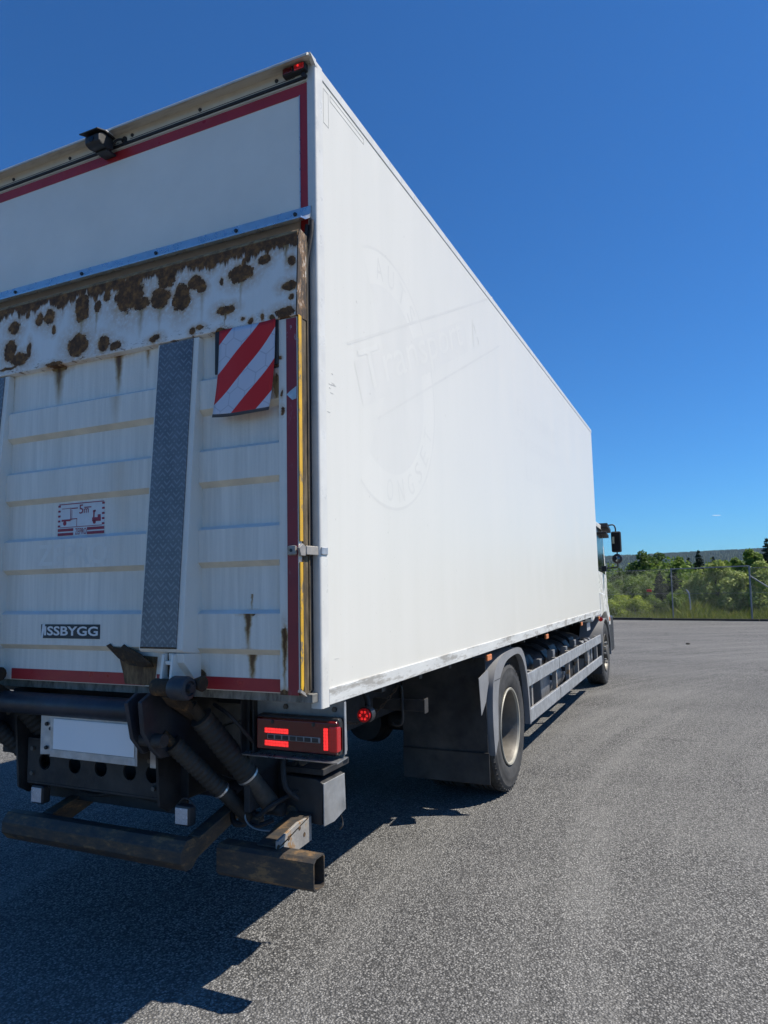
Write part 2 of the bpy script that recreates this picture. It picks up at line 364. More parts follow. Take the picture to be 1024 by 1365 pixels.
ax0, ay0, _z = s.sep()
dx_ = s.math('SUBTRACT', ax0, 14.0); dy_ = s.math('SUBTRACT', ay0, 3.0)
rad_ = s.math('SQRT', s.math('ADD', s.math('MULTIPLY', dx_, dx_), s.math('MULTIPLY', dy_, dy_)))
arcs = s.noise(1, 5, .68, s.comb(s.math('MULTIPLY', rad_, 2.2), s.math('MULTIPLY', s.math('ARCTAN2', dy_, dx_), 1.6), 0))
c = s.mix(s.ramp(arcs, [(.50, 0.0), (.72, .28)]), c, (.34, .335, .32))
c = s.mix(s.ramp(arcs, [(.30, .28), (.44, 0.0)]), c, (.12, .118, .115))
stain = s.ramp(s.noise(1.1, 5, .7, s.scaled((1, .8, 1), (5, 2, 0))), [(.64, 0.0), (.74, 1.0)])
c = s.mix(s.math('MULTIPLY', stain, .35), c, (.07, .068, .064))
s.set(c, .85, 0, .25)
s.bump(s.math('ADD', s.math('MULTIPLY', h1, -1.0), s.math('MULTIPLY', bw.outputs[0], .6)), .9, .010)

simple('turf', (.050, .070, .022), .9, 0, .5, 1.2, .4)
s = NT('hill_green'); s.set(s.ramp(s.noise(.02, 5, .6), [(.3, (.018, .030, .013)), (.7, (.032, .05, .02))]), .95, 0, .1)
def leafmat(name, c1, c2, tr=.35):
    s = NT(name)
    inf = s.n('NewGeometry').outputs['Random Per Island']
    c = s.mix(inf, c1, c2)
    c = s.mix(s.ramp(s.noise(.9, 4), [(.35, 0.0), (.7, .5)]), c, tuple(x * .75 for x in c1))
    s.set(c, .6, 0, .3)
    tb = s.n('BsdfTranslucent'); s.l(c, tb.inputs[0]); mx = s.n('MixShader'); mx.inputs[0].default_value = tr
    s.l(s.b.outputs[0], mx.inputs[1]); s.l(tb.outputs[0], mx.inputs[2]); s.l(mx.outputs[0], s.o.inputs[0])
leafmat('leaf_mid', (0.111, 0.191, 0.025), (0.213, 0.300, 0.040))
leafmat('leaf_dark', (0.063, 0.114, 0.021), (0.124, 0.187, 0.032))
leafmat('leaf_bright', (0.241, 0.329, 0.027), (0.408, 0.474, 0.043))
leafmat('leaf_silver', (0.204, 0.283, 0.062), (0.427, 0.474, 0.133))
leafmat('needles', (.016, .036, .018), (.035, .062, .026), .15)
leafmat('far_needles', (.026, .052, .022), (.040, .075, .030), .1)
leafmat('grass_blade', (0.124, 0.182, 0.027), (0.331, 0.333, 0.071))

# ------------------------------------------------------------------ mesh helpers
class MB:
    def __init__(s): s.v = []; s.f = []; s.uv = None
    def quad(s, *p): n = len(s.v); s.v += [tuple(x) for x in p]; s.f.append(tuple(range(n, n + len(p)))); return s
    def box(s, x0, x1, y0, y1, z0, z1):
        n = len(s.v)
        s.v += [(x, y, z) for z in (z0, z1) for y in (y0, y1) for x in (x0, x1)]
        s.f += [tuple(n + i for i in q) for q in ((0, 2, 3, 1), (4, 5, 7, 6), (0, 1, 5, 4), (2, 6, 7, 3), (0, 4, 6, 2), (1, 3, 7, 5))]
        return s
    def prism(s, pts, axis, d0, d1):
        n = len(s.v); k = len(pts)
        def mk(a, b, d): return {'x': (d, a, b), 'y': (a, d, b), 'z': (a, b, d)}[axis]
        s.v += [mk(a, b, d0) for a, b in pts] + [mk(a, b, d1) for a, b in pts]
        s.f.append(tuple(range(n, n + k))); s.f.append(tuple(range(n + 2 * k - 1, n + k - 1, -1)))
        s.f += [(n + i, n + (i + 1) % k, n + k + (i + 1) % k, n + k + i) for i in range(k)]
        return s
    def tube(s, path, r, n=10, cap=True, square=False):
        P = [Vector(p) for p in path]; rs = r if isinstance(r, (list, tuple)) else [r] * len(P)
        t0 = (P[1] - P[0]).normalized(); up = Vector((0, 0, 1)) if abs(t0.z) < .9 else Vector((1, 0, 0))
        a = t0.cross(up).normalized(); base = len(s.v)
        for i, p in enumerate(P):
            t = (P[min(i + 1, len(P) - 1)] - P[max(i - 1, 0)]).normalized()
            a = (a - t * a.dot(t)).normalized(); b = t.cross(a)
            for k in range(n):
                th = 2 * math.pi * (k + .5) / n
                s.v.append(tuple(p + (a * math.cos(th) + b * math.sin(th)) * rs[i]))
        for i in range(len(P) - 1):
            for k in range(n):
                k2 = (k + 1) % n
                s.f.append((base + i * n + k, base + i * n + k2, base + (i + 1) * n + k2, base + (i + 1) * n + k))
        if cap:
            s.f.append(tuple(base + k for k in range(n - 1, -1, -1)))
            e = base + (len(P) - 1) * n; s.f.append(tuple(e + k for k in range(n)))
        return s
    def lathe(s, prof, c, axis='x', n=48, closed=False):
        base = len(s.v); c = Vector(c)
        for (r, h) in prof:
            for k in range(n):
                th = 2 * math.pi * k / n; a, b = r * math.cos(th), r * math.sin(th)
                d = {'x': (h, a, b), 'y': (a, h, b), 'z': (a, b, h)}[axis]
                s.v.append(tuple(c + Vector(d)))
        m = len(prof)
        for i in range(m if closed else m - 1):
            for k in range(n):
                k2 = (k + 1) % n; j = (i + 1) % m
                s.f.append((base + i * n + k, base + i * n + k2, base + j * n + k2, base + j * n + k))
        return s
    def add(s, other, mat=None):
        n = len(s.v); s.v += [tuple(mat @ Vector(p)) if mat else p for p in other.v]; s.f += [tuple(n + i for i in f) for f in other.f]; return s
    def mesh(s, name, mat, smooth=35, bevel=0, seg=2, recalc=True):
        me = bpy.data.meshes.new(name); me.from_pydata(s.v, [], s.f)
        if recalc or bevel:
            bm = bmesh.new(); bm.from_mesh(me)
            if bevel:
                bmesh.ops.remove_doubles(bm, verts=bm.verts, dist=1e-5)
                bmesh.ops.recalc_face_normals(bm, faces=bm.faces)
                ed = [e for e in bm.edges if len(e.link_faces) == 2 and e.calc_face_angle(0) > .5]
                bmesh.ops.bevel(bm, geom=ed, offset=bevel, segments=seg, profile=.5, affect='EDGES', clamp_overlap=True)
            else: bmesh.ops.recalc_face_normals(bm, faces=bm.faces)
            bm.to_mesh(me); bm.free()
        me.materials.append(M[mat] if isinstance(mat, str) else mat)
        if smooth:
            me.polygons.foreach_set('use_smooth', [True] * len(me.polygons)); me.set_sharp_from_angle(angle=R(smooth))
            if bevel:       # large faces keep their true normal, only the bevels turn
                best = [0.0] * len(me.vertices); vn = [(0, 0, 1)] * len(me.vertices)
                for p in me.polygons:
                    for v in p.vertices:
                        if p.area > best[v]: best[v] = p.area; vn[v] = tuple(p.normal)
                for e in me.edges: e.use_edge_sharp = False
                me.normals_split_custom_set_from_vertices(vn)
        return me
    def build(s, name, mat, parent=None, **kw):
        return link(name, s.mesh(name, mat, **kw), parent)
def link(name, me, parent=None, loc=None):
    o = bpy.data.objects.new(name, me); col.objects.link(o)
    if loc: o.location = loc
    if parent is not None:
        o.parent = parent
        if parent.type == 'EMPTY': o.matrix_parent_inverse = Matrix.Translation(-parent.location)
    return o
def B(name, mat, parent, x0, x1, y0, y1, z0, z1, bevel=.004, **kw):
    return MB().box(x0, x1, y0, y1, z0, z1).build(name, mat, parent, bevel=bevel, **kw)
def T(name, mat, parent, path, r, n=12, **kw): return MB().tube(path, r, n).build(name, mat, parent, **kw)
def tag(o, label, cat, group=None, kind=None):
    if label: o['label'] = label
    if cat: o['category'] = cat
    if group: o['group'] = group
    if kind: o['kind'] = kind
    return o
def structure(o): o['kind'] = 'structure'; return o
def smooth_path(pts, k=6):
    P = [Vector(p) for p in pts]; out = []
    for i in range(len(P) - 1):
        p0, p1, p2, p3 = P[max(i - 1, 0)], P[i], P[i + 1], P[min(i + 2, len(P) - 1)]
        for j in range(k):
            t = j / k
            out.append(.5 * ((2 * p1) + (p2 - p0) * t + (2 * p0 - 5 * p1 + 4 * p2 - p3) * t * t + (3 * p1 - p0 - 3 * p2 + p3) * t ** 3))
    out.append(P[-1]); return out
REAR = Matrix(((1, 0, 0, 0), (0, 0, -1, 0), (0, 1, 0, 0), (0, 0, 0, 1)))       # text facing backwards
SIDE = Matrix(((0, 0, 1, 0), (1, 0, 0, 0), (0, 1, 0, 0), (0, 0, 0, 1)))        # text facing to the right-hand side
def text_mb(txt, w, h, bold=0):
    cu = bpy.data.curves.new('t', 'FONT'); cu.body = txt; cu.size = 1; cu.extrude = 0; cu.offset = bold; cu.resolution_u = 3
    ob = bpy.data.objects.new('t', cu); col.objects.link(ob); bpy.context.view_layer.update()
    dg = bpy.context.evaluated_depsgraph_get(); me = bpy.data.meshes.new_from_object(ob.evaluated_get(dg))
    xs = [v.co.x for v in me.vertices]; ys = [v.co.y for v in me.vertices]
    mb = MB(); x0, y0 = min(xs), min(ys); fx, fy = w / (max(xs) - x0), h / (max(ys) - y0)
    mb.v = [((v.co.x - x0) * fx, (v.co.y - y0) * fy, 0) for v in me.vertices]; mb.f = [tuple(p.vertices) for p in me.polygons]
    bpy.data.objects.remove(ob); bpy.data.curves.remove(cu); bpy.data.meshes.remove(me)
    return mb
def plate_holes(xs, z0, z1, r, y0, y1):
    """a plate standing in a y-plane with one round hole per cell"""
    mb = MB(); n = 24
    for x0, x1 in xs:
        cx, cz = (x0 + x1) / 2, (z0 + z1) / 2
        for y, fl in ((y0, 0), (y1, 1)):
            b = len(mb.v); inn, out = [], []
            for k in range(n):
                th = 2 * math.pi * k / n + math.pi / 4; c_, s_ = math.cos(th), math.sin(th)
                m = max(abs(c_), abs(s_))
                inn.append((cx + r * c_, y, cz + r * s_)); out.append((cx + c_ / m * (x1 - x0) / 2, y, cz + s_ / m * (z1 - z0) / 2))
            mb.v += inn + out
            for k in range(n): mb.f.append((b + k, b + (k + 1) % n, b + n + (k + 1) % n, b + n + k))
        b0 = len(mb.v) - 4 * n
        for k in range(n): mb.f.append((b0 + k, b0 + (k + 1) % n, b0 + 2 * n + (k + 1) % n, b0 + 2 * n + k))
    mb.box(xs[0][0], xs[-1][1], y0, y1, z1, z1 + .004); mb.box(xs[0][0], xs[-1][1], y0, y1, z0 - .004, z0)
    return mb

# ================================================================== SETTING
MB().quad((-5200, -5200, -.06), (5200, -5200, -.06), (5200, 5200, -.06), (-5200, 5200, -.06)).build('ground', 'turf')
structure(bpy.data.objects['ground'])
def fy(x): return 29.15 - .17 * (x - .1)        # the line where the asphalt ends
lot = MB(); lot.prism([(-70, -60), (60, -60), (60, fy(60)), (-70, fy(-70))], 'z', -.055, 0)
structure(lot.build('parking_lot', 'asphalt', smooth=0))
# far ridge
mb = MB(); NX, NY = 90, 16; xs = np.linspace(-3800, 3800, NX)
def ridge(x, t):
    top = 92 + 7 * math.sin(x / 620 + 1.0) + 4 * math.sin(x / 234) - 24 * (x / 3800) ** 2
    return top * (t * t * (3 - 2 * t))
for j in range(NY):
    t = j / (NY - 1)
    for x in xs: mb.v.append((x, 1600 + 1400 * t + 80 * math.sin(x / 520), ridge(x, min(1, t * 1.06)) - .3))
for j in range(NY - 1):
    for i in range(NX - 1): mb.f.append((j * NX + i, j * NX + i + 1, (j + 1) * NX + i + 1, (j + 1) * NX + i))
n0 = len(mb.v)
for x in xs: mb.v.append((x, 4200 + 80 * math.sin(x / 520), -.5))
for i in range(NX - 1): mb.f.append(((NY - 1) * NX + i, (NY - 1) * NX + i + 1, n0 + i + 1, n0 + i))
structure(mb.build('hill', 'hill_green', smooth=60))
fo = MB()
r2 = random.Random(3)
for i in range(26000):
    x = r2.uniform(-1300, 1300); t = r2.random() ** .55
    y = 1600 + 1400 * t + 80 * math.sin(x / 520); z = ridge(x, min(1, t * 1.06)) - 1
    h = r2.uniform(8, 14); rr = h * r2.uniform(.3, .5); n = len(fo.v); a0 = r2.random() * 6
    m = r2.uniform(.25, .55)
    fo.v += [(x + rr * math.cos(a0 + k * 1.2566), y + rr * math.sin(a0 + k * 1.2566), z + h * m * r2.uniform(.1, .8)) for k in range(5)] + [(x, y, z + h)]
    fo.f += [(n + k, n + (k + 1) % 5, n + 5) for k in range(5)]
tag(fo.build('forest', 'far_needles', smooth=0, recalc=False), 'dark blue-green conifer forest covering the far ridge', 'forest', kind='stuff')

# ================================================================== TRUCK
TL = Vector((-1.28, 3.2, 0))
truck = bpy.data.objects.new('box_truck', None); col.objects.link(truck); truck.location = TL
tag(truck, 'white rigid box truck with a rusty folded tail lift, parked on grey asphalt', 'truck')
W0, W1, L, ZB, ZT = -2.56, 0.0, 8.55, 1.18, 4.02

# --- cargo box
boxo = B('cargo_box', 'box_white', truck, W0, W1, .03, L, ZB + .002, ZT, bevel=.012)
MB().box(0, .007, .055, L + .004, ZB - .006, ZB + .062).build('bottom_rail', 'box_trim', boxo, bevel=.002)
MB().box(-.03, .004, .03, L + .003, ZT - .045, ZT + .004).build('roof_rail', 'post_white', boxo, bevel=.004)
MB().box(W0 - .004, W0 + .03, .03, L + .003, ZT - .045, ZT + .004).build('roof_rail', 'post_white', boxo, bevel=.004)
MB().box(W0 - .007, W0, .055, L + .004, ZB - .006, ZB + .062).build('bottom_rail', 'box_trim', boxo, bevel=.002)
for sx in (0, 1):   # rounded corner posts of the rear frame
    pts = []
    rad = .013
    pts += [(-.050, .05), (-.050, .004), (-.036, -.004)]
    for k in range(7):
        a = -math.pi / 2 + k * math.pi / 12
        pts.append((.006 - rad + rad * math.cos(a), -.006 + rad + rad * math.sin(a)))
    pts += [(.006, .056), (0, .058)]
    if sx: pts = [(W0 - x, y) for x, y in pts]
    MB().prism(pts, 'z', ZB - .012, ZT + .006).build('corner_post', 'post_white', boxo, smooth=50)
# seam line along the post
MB().box(.0, .0035, .058, .063, ZB + .06, ZT - .02).build('joint_seal', 'ghost_line', boxo, smooth=0)
# outlines of removed stickers near the roof edge
m = MB()
def outline(mb, y0, y1, z0, z1, t):
    mb.box(0, .0012, y0, y1, z0, z0 + t).box(0, .0012, y0, y1, z1 - t, z1).box(0, .0012, y0, y0 + t, z0 + t, z1 - t).box(0, .0012, y1 - t, y1, z0 + t, z1 - t)
outline(m, .075, .125, 3.78, 3.95, .0025); outline(m, .14, .50, 3.925, 3.955, .0025)
m.build('sticker_outline', 'ghost_line', boxo, smooth=0)
# small scuffs on the side
m = MB()
for k in range(9):
    y = .07 + rnd.random() * .09; z = rnd.choice([2.55, 1.36, 2.48]) + rnd.uniform(-.06, .06)
    m.box(0, .001, y, y + rnd.uniform(.01, .04), z, z + rnd.uniform(.0015, .004))
m.build('scuff_marks', 'ghost_letter', boxo, smooth=0)['kind'] = 'stuff'

# --- ghost of removed lettering on the side (a ring, a slanted band, words)
def ring_mb(cy, cz, r0, r1, a0=0, a1=360, n=72):
    mb = MB(); k0 = []
    for k in range(n + 1):
        a = R(a0 + (a1 - a0) * k / n); mb.v += [(0, cy + r0 * math.cos(a), cz + r0 * math.sin(a)), (0, cy + r1 * math.cos(a), cz + r1 * math.sin(a))]
    mb.f = [(2 * k, 2 * k + 1, 2 * k + 3, 2 * k + 2) for k in range(n)]
    return mb
def at_side(mb, x): return MB().add(mb, Matrix.Translation((x, 0, 0)))
RC = (.76, 2.745)
at_side(ring_mb(*RC, .675, .69, -122, 116), .00025).build('ghost_ring', 'ghost_line', boxo, smooth=0)
at_side(ring_mb(*RC, .50, .675, -122, 116), .00015).build('ghost_ring', 'ghost_light', boxo, smooth=0)
at_side(ring_mb(*RC, 0.001, .50, -122, 116), .0002).build('ghost_disc', 'ghost_faint', boxo, smooth=0)
def arc_text(txt, r, h, wid, a_start, step, up=True):
    out_ = []
    for i, ch in enumerate(txt):
        mb = MB()
        a = R(a_start + step * i); g = text_mb(ch, wid, h)
        rr = r
        rotm = Matrix.Rotation(a - math.pi / 2 if up else a + math.pi / 2, 4, 'Z')
        mb.add(g, SIDE @ Matrix.Translation((RC[0] + rr * math.cos(a), RC[1] + rr * math.sin(a), 0)) @ rotm @ Matrix.Translation((-wid / 2, -h / 2, 0)))
        out_.append(mb)
    return out_
for lt in arc_text('AUTS', .587, .12, .085, 100, -15) + arc_text('ONGSET', .587, .12, .08, -92, 14.5, False): at_side(lt, .0004).build('ghost_letter', 'ghost_line', boxo, smooth=0)
BA = R(25.0)
def band_mat(y, z): return Matrix.Translation((0, 0, 0)) @ SIDE @ Matrix.Translation((y, z, 0)) @ Matrix.Rotation(BA, 4, 'Z')
bm_ = band_mat(.42, 2.43)
def bandrect(u0, u1, v0, v1): return MB().quad((u0, v0, 0), (u1, v0, 0), (u1, v1, 0), (u0, v1, 0))
at_side(MB().add(bandrect(.06, 2.0, .08, .305), bm_), .00045).build('ghost_band', 'ghost_faint', boxo, smooth=0)
at_side(MB().add(bandrect(.03, 2.95, .385, .40), bm_).add(bandrect(.2, 2.95, -.015, 0), bm_), .0006).build('ghost_band_edge', 'ghost_line', boxo, smooth=0)
at_side(MB().add(text_mb('Transport', 1.78, .27), bm_ @ Matrix.Translation((.12, .075, 0))), .0008).build('ghost_lettering', 'ghost_light', boxo, smooth=0)
at_side(MB().add(text_mb('A', .2, .2), bm_ @ Matrix.Translation((2.15, .09, 0))), .0008).build('ghost_letter', 'ghost_light', boxo, smooth=0)
at_side(MB().add(text_mb('Transport', 1.78, .27), bm_ @ Matrix.Translation((.145, .072, 0))), .0007).build('ghost_lettering', 'ghost_grey', boxo, smooth=0)
sm = MB()
for i, (t_, y_, z_, w_) in enumerate((('Flytting', 3.65, 3.14, 1.9), ('Transport', 3.6, 2.86, 2.2), ('utleie', 3.9, 2.62, 1.4))):
    sm = MB().add(text_mb(t_, w_, .2), SIDE @ Matrix.Translation((y_, z_, 0)) @ Matrix.Rotation(R(3), 4, 'Z'))
    at_side(sm, .0003).build('ghost_lettering', 'ghost_faint', boxo, smooth=0)

# --- rear frame: header, lip, seal, tape, lamp, camera
rf = B('rear_header', 'header_cream', truck, W0 + .03, -.03, -.006, .05, 3.945, 4.03, bevel=.003)
MB().prism([(.05, 4.03), (-.062, 4.026), (-.070, 4.018), (-.072, 4.006), (-.066, 4.008), (-.058, 4.020), (.05, 4.024)], 'x', W0, 0).build('roof_lip', 'lip_beige', rf, smooth=40)
MB().prism([(-.050, 4.034), (.0, 4.034), (.014, 4.0), (0.002, 4.0)], 'x', -.012, .006).build('lip_cap', 'post_white', rf)
MB().box(W0 + .06, -.045, -.014, -.004, 3.951, 3.965).build('seal_strip', 'rubber', rf, bevel=.003)
T('seal_knob', 'rubber', rf, [(-.046, -.024, 3.962), (-.046, -.004, 3.962)], .012)
MB().box(W0 + .06, -.10, -.0075, -.004, 3.975, 3.9775).build('seam_line', 'chain_rust', rf, smooth=0)
bolt = MB().lathe([(0.0001, -.006), (.008, -.005), (.0095, 0), (.0095, .003)], (0, 0, 0), 'y', 12).mesh('bolt', 'bolt_dark')
for x in (-.198, -.64, -1.074, -1.516, -1.956, -2.36): link('bolt', bolt, rf, (x, -.007, 3.992))
lamp = MB().box(-.152, -.030, -.034, -.004, 3.978, 4.016).build('marker_lamp', 'black_plastic', truck, bevel=.006)
MB().box(-.146, -.098, -.040, -.034, 3.983, 4.011).build('lens', 'lens_red', lamp, bevel=.003)
MB().box(-.086, -.036, -.040, -.034, 3.983, 4.011).build('lens', 'lens_dim', lamp, bevel=.003)
T('led', 'lamp_lit', lamp, [(-.064, -.042, 3.999), (-.064, -.0395, 3.999)], .0055)
camo = MB().prism([(-.03, 3.925), (-.10, 3.912), (-.128, 3.922), (-.132, 3.965), (-.10, 3.985), (-.03, 3.985)], 'x', -1.275, -1.175).build('reversing_camera', 'black_plastic', truck, bevel=.010)
MB().prism([(-.03, 3.989), (-.10, 3.993), (-.152, 3.975), (-.150, 3.969), (-.10, 3.986), (-.03, 3.982)], 'x', -1.290, -1.165).build('hood', 'black_plastic', camo, bevel=.002)
MB().box(-1.225, -1.166, -.095, -.045, 3.9935, 3.997).build('sticker', 'lettering_white', camo, smooth=0)
MB().box(-1.26, -1.185, -.07, -.004, 3.908, 3.920).build('bracket', 'black_plastic', camo, bevel=.003)
T('lens', 'glass_dark', camo, [(-1.225, -.134, 3.943), (-1.225, -.128, 3.943)], .016, 16)
T('cable', 'rubber', camo, smooth_path([(-1.19, -.03, 3.95), (-1.15, -.04, 3.965), (-1.13, -.02, 3.978), (-1.128, 0, 3.98)]), .006, 8)
T('grommet', 'rubber', camo, [(-1.125, -.013, 3.98), (-1.125, 0, 3.98)], .018, 14)
MB().box(-1.165, -1.09, -.009, -.004, 3.972, 4.012).build('cover_plate', 'header_cream', camo, bevel=.001)

door = B('rear_door', 'door_panel', truck, W0 + .055, -.054, .002, .045, 1.235, 3.944, bevel=.002)
MB().box(W0 + .06, -.028, -.0015, .003, 3.887, 3.938).build('reflective_tape', 'red_tape', door, smooth=0)
MB().box(-.077, -.028, -.0016, .003, 3.20, 3.8865).build('reflective_tape', 'red_tape', door, smooth=0)
MB().box(-.081, -.0775, -.004, .003, 3.20, 3.886).build('edge_strip', 'alu', door, smooth=0)
rail = MB().prism([(.002, 3.345), (-.010, 3.340), (-.014, 3.300), (-.060, 3.262), (-.095, 3.250), (-.095, 3.243), (-.055, 3.253), (-.010, 3.285), (.002, 3.285)], 'x', W0 + .06, -.022).build('drip_rail', 'alu', truck, smooth=25)
for x in (-.10, -.42, -.9, -1.4, -1.9): link('bolt', bolt, rail, (x, -.014, 3.315))

# --- folded tail lift platform
lift = B('lift_platform', 'lift_stile', truck, W0 + .03, -.024, -.088, -.046, 1.236, 3.176, bevel=.004)
def wedge_y(z): return -.124 - max(0, (2.80 - z)) * .072
tip = MB()
nx = 60
tip.prism([(-.089, 2.790), (-.132, 2.794), (-.134, 2.812), (-.118, 3.166), (-.108, 3.184), (-.06, 3.188), (-.046, 3.178), (-.089, 3.172)], 'x', W0 + .032, -.026)
tip.build('platform_tip', 'lift_tip', lift, bevel=.003)
MB().prism([(-.136, 2.795), (-.118, 3.150), (-.106, 3.186), (-.05, 3.178), (-.05, 2.795)], 'x', -.0258, -.0205).build('tip_end_plate', 'tip_edge', lift)
# pressed bays: proud bands, folds and recesses
BANDS = [(2.43, 2.60), (2.105, 2.28), (1.755, 1.935), (1.39, 1.575)]
YP, YR = -.124, -.098
def bay(x0, x1):
    rec = MB(); band = []
    top = [2.80] + [b[0] for b in BANDS]; bot = [b[1] for b in BANDS] + [1.24]
    for a, b in zip(top, bot):
        rec.quad((x0, YR, b), (x1, YR, b), (x1, YR, a), (x0, YR, a))
    o = rec.build('recessed_panel', 'lift_white', lift, smooth=0)
    for a, b in BANDS:
        c_ = .012
        MB().quad((x0, YP, a + .024), (x1, YP, a + .024), (x1, YP, b - .016), (x0, YP, b - .016)).build('rib_face', 'lift_white', lift, smooth=0)
        MB().quad((x0, YR, a), (x1, YR, a), (x1, YP, a + .024), (x0, YP, a + .024)).build('rib_fold', 'fold_beige', lift, smooth=0)
        MB().quad((x0, YP, b - .016), (x1, YP, b - .016), (x1, YR, b), (x0, YR, b)).build('rib_fold', 'fold_sky_tint', lift, smooth=0)
    return o
BEAM = [(-.772, -.535), (-2.007, -1.770)]
def beam_front(z): return (-.127 if z > 2.7 else -.127 - (2.7 - z) * .072)
bay(BEAM[0][1] - .002, -.117); bay(BEAM[1][1] - .002, BEAM[0][0] + .002); bay(W0 + .129, BEAM[1][0] + .002)
for x0, x1 in ((-.118, -.026), (W0 + .032, W0 + .13)):
    B('edge_stile', 'lift_stile', lift, x0, x1, YP - .0006, -.089, 1.237, 2.792, bevel=.001)
for x0, x1 in BEAM:
    bo = MB().prism([(-.089, 2.79), (-.1275, 2.79), (beam_front(1.415), 1.415), (beam_front(1.415) + .010, 1.402), (-.125, 1.392), (-.089, 1.392)], 'x', x0, x1).build('lift_beam', 'lift_stile', lift, bevel=.004)
    MB().prism([(-.089, 1.391), (beam_front(1.415) + .012, 1.400), (-.205, 1.36), (-.14, 1.29), (-.125, 1.24), (-.089, 1.24)], 'x', x1 - .085, x1 - .001).build('beam_foot', 'lift_stile', bo, bevel=.004)
    MB().quad((x0 - .001, YR - .0003, 1.24), (x1 - .08, YR - .0003, 1.24), (x1 - .08, YR - .0003, 1.392), (x0 - .001, YR - .0003, 1.392)).build('foot_plate', 'lift_white', bo, smooth=0)
    MB().box(x0 - .008, x1 - .086, YR - .0015, YR, 1.242, 1.294).build('reflective_tape', 'red_tape', bo, smooth=0)
    pl = MB(); y0, y1 = beam_front(2.788), beam_front(1.425)
    pl.prism([(y0 - .005, 2.786), (y0 - .0012, 2.786), (y1 - .0012, 1.425), (y1 - .005, 1.425)], 'x', x0 + .012, x1 - .030)
    pl.build('chequer_plate', 'chequer_plate', bo, smooth=0)
    MB().prism([(y1 - .006, 1.4245), (y1 - .0005, 1.4245), (y1 - .0005, 1.418), (y1 - .006, 1.418)], 'x', x0 + .012, x1 - .030).build('plate_edge', 'rust_dark', bo, smooth=0)
    # hinge lugs below the beam
    for lx in (x0 + .135, x0 + .185):
        MB().prism([(-.20, 1.400), (-.228, 1.395), (-.24, 1.30), (-.225, 1.25), (-.13, 1.25), (-.13, 1.392)], 'x', lx, lx + .012).build('hinge_lug', 'lift_stile', bo, bevel=.002)
    MB().box(x0 + .148, x0 + .184, -.222, -.18, 1.352, 1.368).build('hinge_web', 'lift_stile', bo, bevel=.002)
    MB().box(x0 + .148, x0 + .184, -.205, -.13, 1.30, 1.40).build('hinge_shadow_plate', 'rust_dark', bo, smooth=0)  # dark sheet stands in for the shade between the lugs
    # roller on its axle
    ry, rz = -.235, 1.262
    T('axle', 'rust_dark', bo, [(x0 + .10, ry, rz), (x0 + .30, ry, rz)], .012, 14)
    MB().lathe([(.001, 0), (.033, 0), (.036, .008), (.036, .085), (.033, .092), (.001, .092)], (x0 + .105, ry, rz), 'x', 24).build('bush', 'rust_dark', bo)
    rl = MB().lathe([(.012, -.002), (.030, .0), (.044, .004), (.049, .014), (.049, .078), (.044, .088), (.031, .092), (.028, .084), (.016, .084), (.014, .096), (.001, .096)], (x0 + .200, ry, rz), 'x', 32).build('roller', 'roller_black', bo, smooth=30)
    MB().lathe([(.018, 0), (.018, .01), (.001, .011)], (x0 + .294, ry, rz), 'x', 6).build('nut', 'bolt_dark', rl)
    MB().lathe([(.02, 0), (.034, .04), (.030, .046), (.001, .046)], (x0 + .255, -.16, 1.272), 'x', 12).build('stop_cone', 'rust_dark', bo)
# tape, stickers, badge
B('reflective_tape', 'red_tape_worn', lift, -.0785, -.030, YP - .0035, YP - .001, 1.238, 2.788, bevel=0)
MB().box(-.53, -.119, YR - .0015, YR, 1.242, 1.294).build('reflective_tape', 'red_tape', lift, smooth=0)
MB().box(-1.712, -.845, YR - .0015, YR, 1.242, 1.294).build('reflective_tape', 'red_tape', lift, smooth=0)
MB().prism([(-.0775, 2.462), (-.062, 2.474), (-.030, 2.492), (-.030, 2.44), (-.05, 2.436)], 'y', YP - .0046, YP - .0036).build('torn_tape', 'alu_dull', lift, smooth=0)
MB().box(-.0239, -.0195, -.124, -.101, 1.85, 2.80).build('edge_tape', 'yellow_tape', lift, smooth=0)
MB().prism([(-.124, 1.265), (-.124, 1.765), (-.103, 1.765), (-.103, 1.275), (-.110, 1.255)], 'x', -.0239, -.0195).build('edge_tape', 'yellow_tape', lift, smooth=0)
MB().box(-.0255, -.0235, -.100, -.046, 1.24, 2.80).build('side_edge', 'edge_rust', lift, smooth=0)
MB().box(-.026, -.0200, -.0995, -.092, 1.25, 2.80).build('side_bead', 'edge_rust', lift, bevel=.002)
MB().box(-.026, -.0185, -.056, -.048, 1.25, 3.15).build('side_bead', 'edge_rust', lift, bevel=.002)
MB().prism([(-.135, 1.252), (-.10, 1.234), (-.085, 1.228), (-.10, 1.246), (-.13, 1.262)], 'x', -.030, -.016).build('bent_strip', 'galv_rusty', lift)
# latch
la = MB().prism([(-.150, 1.822), (-.135, 1.79), (-.10, 1.79), (-.096, 1.826), (-.12, 1.84)], 'x', -.02, -.008).build('latch', 'galv_rusty', truck, bevel=.003)
MB().box(-.070, -.028, -.146, -.132, 1.792, 1.832).build('latch_eye', 'galv_rusty', la, bevel=.007)
T('rivet', 'bolt_dark', la, [(-.050, -.1475, 1.812), (-.050, -.144, 1.812)], .007)
MB().box(-.012, -.004, -.10, .052, 1.795, 1.832).build('latch_strap', 'galv_rusty', la, bevel=.004)
MB().box(-.010, .012, .0, .052, 1.7965, 1.8305).build('latch_hook', 'alu_dull', la, bevel=.005)
